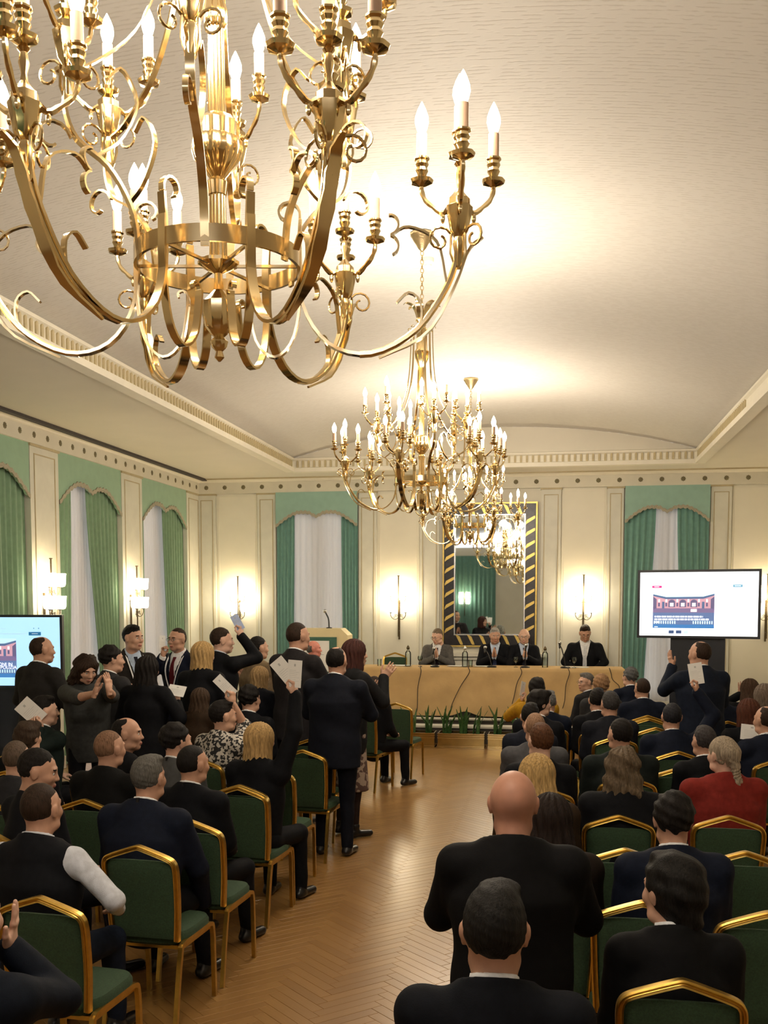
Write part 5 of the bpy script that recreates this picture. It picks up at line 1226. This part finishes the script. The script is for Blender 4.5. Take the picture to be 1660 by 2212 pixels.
    for s_ in (-1, 1):
        a = an[s_]
        if skirt: MB().tube([kn[s_], (kn[s_] + a) / 2 - np.array([0, 0.02, 0]), a], [0.055 * k, 0.052 * k, 0.034 * k], 12).build('stocking', cmat('cloth', (0.03, 0.02, 0.018)), r, True)
        V_ = Vol(a + np.array([-0.07, -0.1, -0.12]), a + np.array([0.07, 0.24, 0.06]), 0.011); V_.cone(a + np.array([0, -0.035, -0.045]), a + np.array([s_ * 0.02, 0.15, -0.055]), 0.040, 0.034, 0, (1, 1, 1.15)); V_.cone(a + np.array([0, 0, 0.02]), a + np.array([0, -0.01, -0.04]), 0.045, 0.04, 0.02)
        V_.half(lambda X, Y_, Z: 0.004 - Z + 0 * X + 0 * Y_); v, f = V_.nets(); link('shoe', np_mesh('shoe', v, f, M['shoe']), r)
    # --- extras
    yf = 0.142 * w
    if tie is not None:
        p_ = [J(0, yf * 0.50, 0.50), J(0, yf * 0.86, 0.43), J(0, yf * 1.02, 0.33), J(0, yf * 1.0, 0.15)]
        MB().strap(bez(p_, 10), [0.040, 0.034, 0.032, 0.036, 0.042, 0.048, 0.054, 0.060, 0.064, 0.066, 0.066], 0.008, (1, 0, 0)).build('tie', cmat('cloth', tie), r)
    if lany is not None:
        mb = MB()
        for s_ in (-1, 1): mb.strap(bez([J(s_ * 0.055, -0.055, 0.545), J(s_ * 0.085, 0.03, 0.52), J(s_ * 0.085, yf * 0.85, 0.42), J(s_ * 0.06, yf * 1.16, 0.30), J(0, yf * 1.18, 0.10)], 14), 0.018, 0.004, (0.9, 0.0, 0.45 * s_))
        mb.build('lanyard', cmat('cloth', lany), r)
        MB().box((-0.008, -0.008, -0.020), (0.008, 0.004, 0.022)).build('lanyard_clip', M['black'], r, loc=nk + (LN @ np.array([0, -0.074, 0.026])) * k)
    if pocket: MB().prism([(-0.03, 0), (0.03, 0.004), (0.02, 0.03), (-0.01, 0.025)], J(0.10 * -1, yf * 1.12, 0.30), (1, 0, 0), (0, 0, 1), (0, 1, 0), 0.006).build('pocket_square', cmat('cloth', WHITE), r)
    if glasses:
        mb = MB()
        for s_ in (-1, 1):
            mb.tube([(s_ * 0.033 + 0.022 * math.cos(t_ * math.pi / 6), 0.104, 0.001 + 0.015 * math.sin(t_ * math.pi / 6)) for t_ in range(13)], 0.0017, 5, False)
            mb.tube([(s_ * 0.055, 0.104, 0.006), (s_ * 0.080, 0.06, 0.010), (s_ * 0.086, -0.01, 0.008)], 0.0015, 4)
        mb.tube([(-0.011, 0.104, 0.004), (0.0, 0.110, 0.006), (0.011, 0.104, 0.004)], 0.0015, 4)
        mb.v = [tuple(np.array(p) * hs @ HR.T + hc) for p in mb.v]; mb.build('glasses', mat('spectacle_frame', (0.03, 0.02, 0.02), 0.3), r)
    if sit and chair_:
        c_ = rot_z(ft if crz is None else crz) @ np.array([cdx, -0.185, 0]); chair(root[0] + c_[0], root[1] + c_[1], ft * 0.5 if crz is None else crz, 'green banquet chair with gold frame under ' + who, z0)
    return dict(root=r, wrist={s_: root + rot_z(ft) @ arms[s_][1] for s_ in arms}, Y=P[1], k=k)
def paper(c, wd, hg, roll, label, yaw=0.0, pitch=0.0, col=None, cat='paper'):
    """a stiff printed sheet centred on point c, facing the camera side, turned by roll in its plane"""
    r = empty('voting_paper', c); r.rotation_mode = 'XYZ'
    r.rotation_euler = (math.radians(pitch), math.radians(roll), math.radians(yaw))
    MB().box((-wd / 2, -0.0012, -hg / 2), (wd / 2, 0.0012, hg / 2)).build('sheet', col or M['paper'], r)
    pm = mat('faint_grey_print', (0.52, 0.52, 0.50), 0.7); mb = MB()
    for q in range(7): mb.box((-wd * 0.36, -0.0016, hg * 0.12 - q * hg * 0.065), (wd * (0.1 + 0.26 * math.sin(q * 1.9) ** 2), -0.0012, hg * 0.128 - q * hg * 0.065))
    mb.box((-wd * 0.06, -0.0016, hg * 0.27), (wd * 0.06, -0.0012, hg * 0.36))
    mb.build('print', pm, r)
    return tag(r, label, cat, 'papers held by the audience')
# ------------------------------------------------------------------ the panel on the dais
PR = 0.011
UP = (0, 0, 1)
person('the grey-suited panelist', 945, 1357, 'clapping grey-haired panelist in grey suit and glasses left of mirror base', Y=16.75, z0=DZ, face=180, hy=-32, hp=18, lean=12, hair=('neat', (0.16, 0.12, 0.08)), skin=SK3, top=(0.10, 0.095, 0.088), tie=(0.03, 0.02, 0.03), vcut=True, L='clap_high', R='clap_high', glasses=True, res=PR)
person('the grey-haired panelist', 1070, 1355, 'clapping grey-haired panelist in dark suit at centre of the table', Y=16.75, z0=DZ, face=180, hy=10, hp=8, lean=12, hair=('short', HLG), skin=SK2, top=BLACK, shirt=(0.55, 0.65, 0.80), vcut=True, L='clap_high', R='clap_high', res=PR, pocket=True, tie=(0.05, 0.07, 0.16))
person('the bald panelist', 1133, 1357, 'clapping bald panelist in dark suit right of mirror centre', Y=16.75, z0=DZ, face=188, hy=-10, hp=10, lean=10, hair=('fringe', (0.30, 0.28, 0.26)), skin=SK3, top=BLACK, shirt=(0.50, 0.58, 0.72), tie=(0.03, 0.035, 0.06), vcut=True, L='clap_high', R='clap_high', glasses=True, res=PR)
person('the bowed-head panelist', 1265, 1350, 'panelist in black suit with bowed head reading at right end of table', Y=16.75, z0=DZ, face=178, hy=8, hp=24, lean=10, hair=('short', HD), skin=SK2, top=BLACK, vcut=True, L='table', R='table', glasses=True, w=1.12, res=PR, tie=(0.6, 0.62, 0.66))
a = atY(853, 1411, 16.95); chair(a[0], 16.95, math.pi, 'empty green banquet chair behind left end of the panel table', DZ)

# ------------------------------------------------------------------ standing, left of the aisle
person('s1', 92, 1375, 'balding man in dark grey suit standing before the left screen', Y=9.0, sit=False, face=-18, hy=-25, hair=('thin', HD), top=(0.020, 0.019, 0.018), skin=SK2, L='fold', R='fold', w=1.08)
s2 = person('s2', 186, 1410, 'laughing woman in grey cardigan clapping, long dark wavy hair', Y=8.3, sit=False, face=205, hy=25, hp=26, lean=14, hair=('wavy', HD), fem=True, skin=SK1, top=(0.050, 0.052, 0.050), shirt=None, legs=BLACK, bare=True, res=0.012,
       L=('px', 236, 1492, -0.42, 'open', (-0.6, 0.2, -1), (-0.15, 0.0, 1), (-1, 0.2, 0.0)), R=('px', 205, 1498, -0.46, 'open', (0.6, 0.2, -1), (0.30, 0.0, 1), (1, 0.1, 0.0)))
person('s3', 243, 1397, 'dark-haired man seen from behind, head beside the clapping hands', Y=9.0, sit=False, face=-25, hy=-30, hair=('curly', HB), skin=SK1, top=(0.03, 0.03, 0.032), L='clap', R='clap')
person('s4', 288, 1352, 'tall dark-haired man in charcoal suit turned right, white lanyard', Y=10.4, sit=False, face=228, hy=20, hair=('short', HB), skin=SK1, top=(0.022, 0.019, 0.017), shirt=(0.45, 0.55, 0.70), tie=(0.012, 0.012, 0.02), vcut=True, lany=WHITE, L='down', R='down', res=0.012)
s5 = person('s5', 382, 1357, 'man in glasses and burgundy tie facing the camera', Y=11.0, sit=False, face=165, hy=-5, hair=('crop', HD), skin=SK2, top=(0.007, 0.010, 0.022), tie=(0.10, 0.012, 0.016), vcut=True, lany=WHITE, glasses=True, L='down', R=('px', 352, 1418, -0.16, 'grip', (0.8, 0, -1), UP, (1, 0, 0)), res=0.012)
person('s6', 440, 1387, 'woman with straight blonde bob and black jacket standing from behind', Y=9.3, sit=False, face=-15, hy=-18, hair=('bob', BLOND), fem=True, top=BLACK, shirt=None, L='fold', R='fold', skin=SK3)
s7 = person('s7', 481, 1357, 'dark-haired man in black suit raising a blue paper high', Y=10.2, sit=False, face=-25, hy=-38, hair=('neat', HD), skin=SK3, top=BLACK, shirt=(0.55, 0.60, 0.70), L='clap', R=('px', 521, 1374, 0.05, 'grip', (0.45, 0.5, -1), UP, (-1, 0.2, 0)), res=0.012)
person('s8', 560, 1376, 'man in tan jacket seen from behind', Y=10.9, sit=False, face=-22, hy=-25, hair=('neat', HB), skin=SK1, top=(0.20, 0.145, 0.085), shirt=(0.35, 0.28, 0.18), legs=(0.02, 0.016, 0.012), L='clap', R='clap', w=1.1)
person('s9', 645, 1345, 'tallest man in dark suit before the lectern, lanyard at collar', Y=9.6, sit=False, face=-20, hy=-20, hair=('crop', HD), skin=SK2, top=(0.018, 0.016, 0.017), lany=BLACK, L='clap', R='clap', w=1.05)
person('s10', 728, 1397, 'balding man in navy suit standing full length at the aisle', Y=8.5, sit=False, face=-6, hy=-4, hair=('thin', HB), skin=SK2, top=(0.0075, 0.009, 0.015), legs=(0.0075, 0.009, 0.015), lany=BLACK, L='clap', R='clap', w=1.16, res=0.012)
s11 = person('s11', 768, 1382, 'auburn-haired woman in leather jacket clapping at the aisle, patterned skirt', Y=9.2, sit=False, face=-45, hy=-15, hair=('bob', (0.055, 0.020, 0.016)), fem=True, top=(0.012, 0.012, 0.013), shirt=None, skirt='floral', L='clap', R=('px', 829, 1464, 0.10, 'open', (0.6, -0.4, -1), (0.7, 0, 0.9), (-0.3, 0.9, 0)), res=0.013)
person('s12', 679, 1384, 'red-faced grey-haired man half hidden before the lectern', Y=13.6, sit=False, face=-60, hy=-20, hair=('fringe', HG), skin=(0.62, 0.24, 0.18), top=CHAR, L='fold', R='fold', res=0.02)
s15 = person('s15', 320, 1418, 'woman with long black hair and black jacket standing from behind', Y=8.6, sit=False, face=-12, hy=-8, hair=('long', HB), fem=True, top=BLACK, shirt=None, L='fold', R=('px', 383, 1520, 0.10, 'grip', (0.8, -0.2, -1), (0, 0.2, 1), (-1, 0.3, 0)), w=1.1, res=0.013)
person('l14', 563, 1440, 'shorter blonde woman with shoulder-length hair before the tan jacket', Y=9.9, sit=False, face=-20, hy=-15, hair=('bob', (0.34, 0.22, 0.10)), fem=True, top=(0.008, 0.009, 0.014), shirt=None, L='fold', R='fold', w=0.95)
# papers in hands
def pw(res_, side, wd, hg, roll, label, lift=0.085, **kw):
    w_ = res_['wrist'][side]; a_ = math.radians(roll)
    return paper(w_ + np.array([0, -0.022, lift]) + np.array([math.sin(a_), 0, math.cos(a_)]) * (hg / 2 - 0.02), wd, hg, roll, label, **kw)
def ppx(px, py, Y, wd, hg, roll, label, **kw): return paper(atY(px, py, Y), wd, hg, roll, label, **kw)
pw(s5, 1, 0.10, 0.17, 4, 'narrow white paper raised by the man in burgundy tie', yaw=70)
pw(s7, 1, 0.085, 0.17, -28, 'pale blue folded paper raised in front of back-wall lamp', yaw=15, col=mat('pale_blue_paper', (0.45, 0.55, 0.80), 0.7))
pw(s15, 1, 0.16, 0.11, 8, 'curved white paper held by the woman with long black hair', pitch=-35)

# ------------------------------------------------------------------ seated, left of the aisle
person('the vest-wearing man', 90, 1692, 'man with shaved dark hair in black vest and white shirt sleeves', h=1.32, face=-4, hy=-6, hair=('crop', HD), skin=SK2, top=BLACK, shirt=(0.55, 0.57, 0.62), legs=(0.012, 0.018, 0.035), vest=True, chair_=False, L='lap', R=('px', 255, 1965, 0.12, 'relax', (1.0, -0.6, -0.4), (-0.6, 0.8, 0.1), (0, 0, -1)), res=0.011, w=1.08)
person('the man turned in profile', 84, 1620, 'dark-haired man in black turning his face right, nearest left edge', h=1.34, face=-30, hy=-42, hp=10, hair=('neat', HB), skin=SK2, top=BLACK, shirt=None, res=0.012)
person('l3', 36, 1600, 'bald head with grey jacket at left edge behind the profile man', h=1.28, face=0, hair=('crop', (0.10, 0.07, 0.05)), skin=SK1, top=(0.025, 0.025, 0.028), shirt=None)
person('l4', 62, 1560, 'brown-haired person low at the left edge', h=1.26, face=-5, hy=-10, hair=('mop', (0.045, 0.028, 0.018)), skin=SK1, top=BLACK, shirt=None)
l5 = person('l5', 98, 1505, 'dark-haired man waving a white paper below the left screen', h=1.36, face=-20, hy=-35, hair=('short', HB), skin=SK3, top=(0.012, 0.02, 0.018), L='lap', R=('px', 86, 1575, -0.15, 'grip', (0.6, -0.2, -1), (-0.4, 0, 1), (0, -1, 0.2)))
pw(l5, 1, 0.15, 0.22, -46, 'tilted white paper waved below the left screen', yaw=20)
person('l6', 238, 1578, 'man with shaved head and black sweater, ear showing', h=1.33, face=-8, hy=-18, hair=('crop', (0.20, 0.11, 0.065)), skin=SK2, top=(0.006, 0.006, 0.006), shirt=None, res=0.012, w=1.08)
person('l7', 276, 1550, 'bearded man in profile looking right, behind the shaved head', h=1.33, face=-35, hy=-42, hair=('thin', HB), skin=SK2, top=BLACK, shirt=None, res=0.013)
person('l8', 322, 1632, 'grey-haired man in navy suit with white collar, elbow on chair', h=1.325, face=-6, hy=-5, hair=('short', (0.095, 0.09, 0.08)), skin=SK2, top=NAVY, lany=BLACK, chair_=False, lean=8, R=('px', 440, 1950, 0.20, 'relax', (1, -0.4, -0.5), (0, 1, -0.2), (0, 0, -1)), res=0.011, w=1.15)
person('l9', 418, 1610, 'dark-haired man in black suit, lanyard clip at white collar', h=1.295, face=-12, hy=-18, hair=('crop', HB), skin=SK2, top=(0.0055, 0.006, 0.008), lany=BLACK, chair_=False, res=0.012, w=1.1)
person('l10', 383, 1565, 'curly dark-haired person in grey jacket with lanyard', h=1.32, face=-15, hy=-25, hair=('curly', HB), skin=SK1, top=(0.07, 0.07, 0.068), lany=BLACK, res=0.014)
person('l11', 434, 1487, 'woman with very long brown hair down her back', Y=8.6, h=1.45, sit=False, face=-8, hair=('long', (0.05, 0.030, 0.018)), fem=True, top=(0.030, 0.018, 0.010), shirt=None, L='lap', R='lap', skin=SK1)
l12 = person('l12', 484, 1515, 'woman in black-and-white houndstooth raising a paper, forearm bare', h=1.36, Y=None, face=-22, hy=-30, hair=('short', HB), fem=True, top='hound', shirt=None, bare=1, skin=SK1, R=('px', 503, 1520, 0.02, 'grip', (0.25, 0.1, -1), UP, (-1, 0.3, 0)), res=0.013)
pw(l12, 1, 0.085, 0.20, -44, 'white paper raised beside the woman in houndstooth', yaw=25)
person('l13', 541, 1482, 'curly dark-haired man in black sweater and white collar', h=1.38, face=-8, hy=-10, hair=('curly', HB), skin=SK1, top=BLACK, res=0.014)
l15 = person('l15', 563, 1562, 'blonde woman with straight bob raising two papers overhead', h=1.32, face=-12, hy=-22, hair=('bob', (0.45, 0.29, 0.12)), fem=True, top=BLACK, shirt=None, skin=SK3, R=('px', 637, 1500, 0.05, 'grip', (1, 0, 0.2), (0, 0, 1), (-1, 0.2, 0)), res=0.012)
pw(l15, 1, 0.105, 0.22, -40, 'white printed sheet tilted left in raised hand', yaw=5)
pw(l15, 1, 0.10, 0.19, 4, lift=0.07, label='upright white printed sheet in raised hand at dark suit', yaw=0)
person('l16', 645, 1475, 'grey-haired man in grey jacket sitting before the standing navy suit', h=1.32, face=-10, hy=-20, hair=('short', HG), skin=SK1, top=(0.085, 0.075, 0.065), res=0.014)
person('l17', 812, 1462, 'man in black suit on aisle chair, leg and shoe in the aisle', h=1.30, face=-30, hy=-10, hair=('neat', HD), skin=SK1, top=BLACK, res=0.016, R='lap')
l18 = person('l18', -62, 1905, 'clapping person in dark jacket cut off at lower left corner', h=1.30, face=-5, hair=('short', HD), skin=SK3, top=(0.0075, 0.010, 0.016), legs=(0.008, 0.010, 0.018), shirt=None, L='clap', R=('px', 20, 2045, 0.12, 'open', (1, -0.3, -1), (0.2, 0.1, 1), (-1, -0.4, 0)), res=0.011)

# ------------------------------------------------------------------ standing, right of the aisle
person('s14', 1110, 1665, 'bald man in black coat standing at the aisle, nearest standing figure', Y=3.45, sit=False, face=2, hp=8, hair=None, skin=(0.42, 0.205, 0.135), top=(0.0045, 0.0045, 0.005), shirt=None, legs=(0.005, 0.005, 0.006), L='clap', R='clap', w=1.16, lean=6, res=0.010, headk=1.04)
s13 = person('s13', 1512, 1385, 'man in dark blue suit standing under the right screen, hands raised', Y=10.0, sit=False, face=18, hy=25, hair=('thin', HD), skin=SK2, top=(0.010, 0.014, 0.026), L=('px', 1453, 1440, 0.22, 'open', (-0.5, -0.3, -1), (-0.25, 0.1, 1), (1, 0.3, 0)), R='clap', res=0.013, w=1.15)

# ------------------------------------------------------------------ seated, right of the aisle
person('the foreground man', 1070, 1918, 'foreground man with cropped dark hair, white collar, dark suit at bottom', h=1.36, face=3, hair=('short', (0.012, 0.011, 0.010)), skin=SK2, headk=1.06, top=(0.006, 0.007, 0.010), res=0.009, w=1.12)
person('the mop-haired youth', 1452, 1850, 'youth with thick dark hair and white collar looking left, lower right', h=1.27, face=6, hy=28, hp=4, hair=('mop', (0.010, 0.009, 0.008)), skin=SK1, chair_=False, headk=1.12, lean=10, top=(0.0055, 0.0055, 0.006), res=0.010)
person('r3', 1455, 1715, 'dark-haired man in navy suit one row before the mop-haired youth', h=1.30, face=4, hair=('curly', HB), skin=SK2, top=NAVY, chair_=False, res=0.011, w=1.1)
person('r4', 1562, 1592, 'woman in red sweater with blonde ponytail', h=1.3, face=10, hy=22, hair=('ponytail', (0.30, 0.24, 0.17)), fem=True, chair_=False, skin=SK3, top=(0.20, 0.022, 0.016), shirt=None, res=0.011, w=1.2)
person('r5', 1521, 1570, 'man with greying dark hair and white collar beside the ponytail', h=1.24, face=10, hy=14, hair=('short', (0.04, 0.035, 0.035)), skin=SK2, top=BLACK, res=0.012)
person('r6', 1346, 1615, 'woman with wavy grey-brown hair over a black top', h=1.30, face=4, hair=('wavy', (0.12, 0.085, 0.052)), fem=True, chair_=False, skin=SK1, top=BLACK, shirt=None, res=0.012, w=1.1)
person('r7', 1340, 1553, 'dark-haired man in dark green jacket, centre of right block', h=1.31, face=8, hy=20, hair=('neat', HB), skin=SK2, top=(0.010, 0.014, 0.013), shirt=None, res=0.013, w=1.2)
person('r8', 1161, 1630, 'woman with long straight blonde hair by the aisle', h=1.30, face=2, hair=('long', (0.46, 0.30, 0.12)), fem=True, skin=SK3, top=(0.03, 0.018, 0.010), shirt=None, res=0.012)
person('r9', 1190, 1716, 'woman with long dark brown hair behind the bald coat wearer', h=1.28, face=0, hair=('long', (0.016, 0.010, 0.008)), fem=True, skin=SK1, top=(0.012, 0.008, 0.006), shirt=None, res=0.012)
person('r10', 1168, 1565, 'red-haired man in black jacket by the aisle', h=1.32, face=6, hy=18, hair=('short', (0.085, 0.035, 0.015)), skin=SK3, top=BLACK, shirt=None, res=0.013)
person('r11', 1156, 1540, 'bald man in grey jacket two rows before the blonde hair', h=1.30, face=3, hy=10, hair=('crop', (0.26, 0.15, 0.09)), skin=SK1, top=(0.075, 0.075, 0.080), shirt=None, res=0.014, w=1.1)
person('r12', 1146, 1520, 'black-haired person in dark coat at the aisle edge', h=1.28, face=5, hair=('short', HB), skin=SK1, top=(0.012, 0.014, 0.022), shirt=None)
person('r13', 1168, 1492, 'black-haired person with glasses turned right near the planters', h=1.34, face=-20, hy=-40, hair=('mop', HB), skin=SK3, top=BLACK, glasses=True, res=0.015)
person('r14', 1186, 1493, 'man with straight grey hair, head beside the black-haired glasses wearer', h=1.25, face=0, hair=('short', (0.16, 0.155, 0.15)), skin=SK1, top=NAVY)
r15 = person('r15', 1160, 1465, 'black-haired person with yellow sleeve holding a white paper to the head', h=1.32, face=5, hair=('mop', HB), skin=SK1, top=(0.42, 0.22, 0.015), shirt=None, L=('px', 1127, 1515, 0.05, 'grip', (-0.6, -0.2, -1), UP, (1, 0, 0)), res=0.014)
pw(r15, -1, 0.09, 0.16, 14, 'small white paper beside the yellow-sleeved person', yaw=60)
person('r16', 1266, 1455, 'grey-haired man in glasses turned left before the table', h=1.26, face=50, hy=70, hair=('short', HG), skin=SK1, top=CHAR, glasses=True, res=0.015)
person('r17', 1299, 1460, 'woman with curly strawberry-blonde hair near the table', h=1.30, face=5, hair=('curly', (0.30, 0.17, 0.085)), fem=True, skin=SK3, top=(0.03, 0.03, 0.032), shirt=None, headk=1.08)
person('r18', 1291, 1488, 'narrow dark head with white collar below the strawberry curls', h=1.30, face=5, hair=('short', HB), skin=SK2, top=BLACK)
person('r19', 1318, 1495, 'man with greying crop and dark coat, ear showing', h=1.32, face=8, hy=12, hair=('short', (0.04, 0.037, 0.036)), skin=SK2, top=(0.012, 0.013, 0.018), shirt=None, res=0.014, w=1.1)
person('r20', 1361, 1443, 'grey curly-haired man in dark suit beside end of the table', h=1.32, face=15, hy=20, hair=('curly', (0.10, 0.10, 0.10)), skin=SK1, top=NAVY)
person('r21', 1388, 1465, 'man with close-cropped dark hair in navy suit below the grey curls', h=1.32, face=8, hy=12, hair=('crop', HD), skin=SK2, top=NAVY, w=1.15)
r22 = person('r22', 1452, 1520, 'dark-haired man in navy jacket raising a white paper, middle of right block', h=1.30, face=5, hair=('neat', (0.018, 0.018, 0.022)), skin=SK2, top=NAVY, w=1.15, res=0.014, R=('px', 1506, 1494, 0.02, 'grip', (0.8, -0.1, -0.7), UP, (-1, 0.2, 0)))
person('r23', 1556, 1473, 'dark-haired man in navy suit just right of the raised paper', h=1.32, face=8, hy=15, hair=('short', HB), skin=SK2, top=NAVY, res=0.013, w=1.05)
pw(r22, 1, 0.115, 0.18, -10, 'white paper raised below the right screen', yaw=0)
person('r24', 1620, 1467, 'woman with straight brown hair at the right edge, hand raised', h=1.3, face=10, hair=('long', (0.07, 0.04, 0.025)), fem=True, skin=SK2, top=BLACK, shirt=None, L=('px', 1602, 1500, 0.12, 'open', (-1, 0, -0.8), UP, (0.4, 1, 0)))
person('r25', 1652, 1478, 'woman with ash-blonde hair cut off by the right edge', h=1.34, face=8, hair=('long', (0.16, 0.12, 0.09)), fem=True, skin=SK3, top=BLACK, shirt=None)
person('r26', 1618, 1510, 'woman with auburn shoulder-length hair near the right edge', h=1.30, face=6, hair=('bob', AUB), fem=True, skin=SK2, top=BLACK, shirt=None, res=0.014)
r27 = person('r27', 1655, 1525, 'balding man with white collar cut off by right edge, holding a paper', h=1.32, face=12, hy=20, hair=('thin', HD), skin=SK2, top=NAVY, L=('px', 1622, 1615, 0.25, 'grip', (-0.6, -0.2, -1), (0.2, 0.5, 1), (1, 0, 0)), res=0.014)
pw(r27, -1, 0.18, 0.13, 6, 'white paper held low near the right edge', pitch=-15)

# ------------------------------------------------------------------ empty chairs
def ech(px, py, label, rz=0.0, h=0.942):
    p = atZ(px, py, h); chair(p[0] + 0.062 * -math.sin(rz), p[1] + 0.062 * math.cos(rz), rz, label)
ech(1475, 2114, 'green banquet chair with gold frame under the mop-haired youth, bottom right')
ech(1390, 1945, 'green chair under the navy-suited man, left corner showing')
ech(1576, 1761, 'green chair under the woman in red sweater')
ech(1338, 1760, 'green chair under the woman with wavy grey-brown hair')
ech(1612, 1838, 'empty green chair at the right edge with its seat in view')
ech(1352, 1832, 'empty green chair back left of the navy-suited man in right block')
ech(1662, 1968, 'green chair cut off by right edge beside the mop-haired youth')
ech(1466, 1622, 'empty green chair back left of the greying man with white collar')
ech(1468, 1658, 'empty green chair with shiny top rail right of the wavy hair')
ech(1392, 1534, 'farthest of three empty chairs in a line, right block')
ech(1402, 1551, 'middle of three empty chairs in a line, right block')
ech(1418, 1571, 'nearest of three empty chairs in a line, right block')
ech(408, 1770, 'green chair under the man with lanyard clip, right rail showing', math.radians(-4))
ech(298, 1825, 'empty green chair right of the white shirt sleeve', math.radians(-4))
ech(85, 1935, 'green chair back at lower left behind the vest-wearing man', math.radians(-4))
ech(515, 1698, 'empty green chair with seat showing beside the man with lanyard clip', math.radians(-5))
ech(580, 1656, 'empty green chair below the straight blonde bob', math.radians(-5))
ech(655, 1619, 'empty green chair left of the legs of the full-length man', math.radians(-6))
ech(676, 1594, 'green chair half hidden by the full-length man, gold rail showing', math.radians(-6))
ech(856, 1518, 'green chair at aisle end beside the planters', math.radians(-10))
ech(505, 1622, 'green chair left of straight blonde bob, mostly hidden', math.radians(-5))
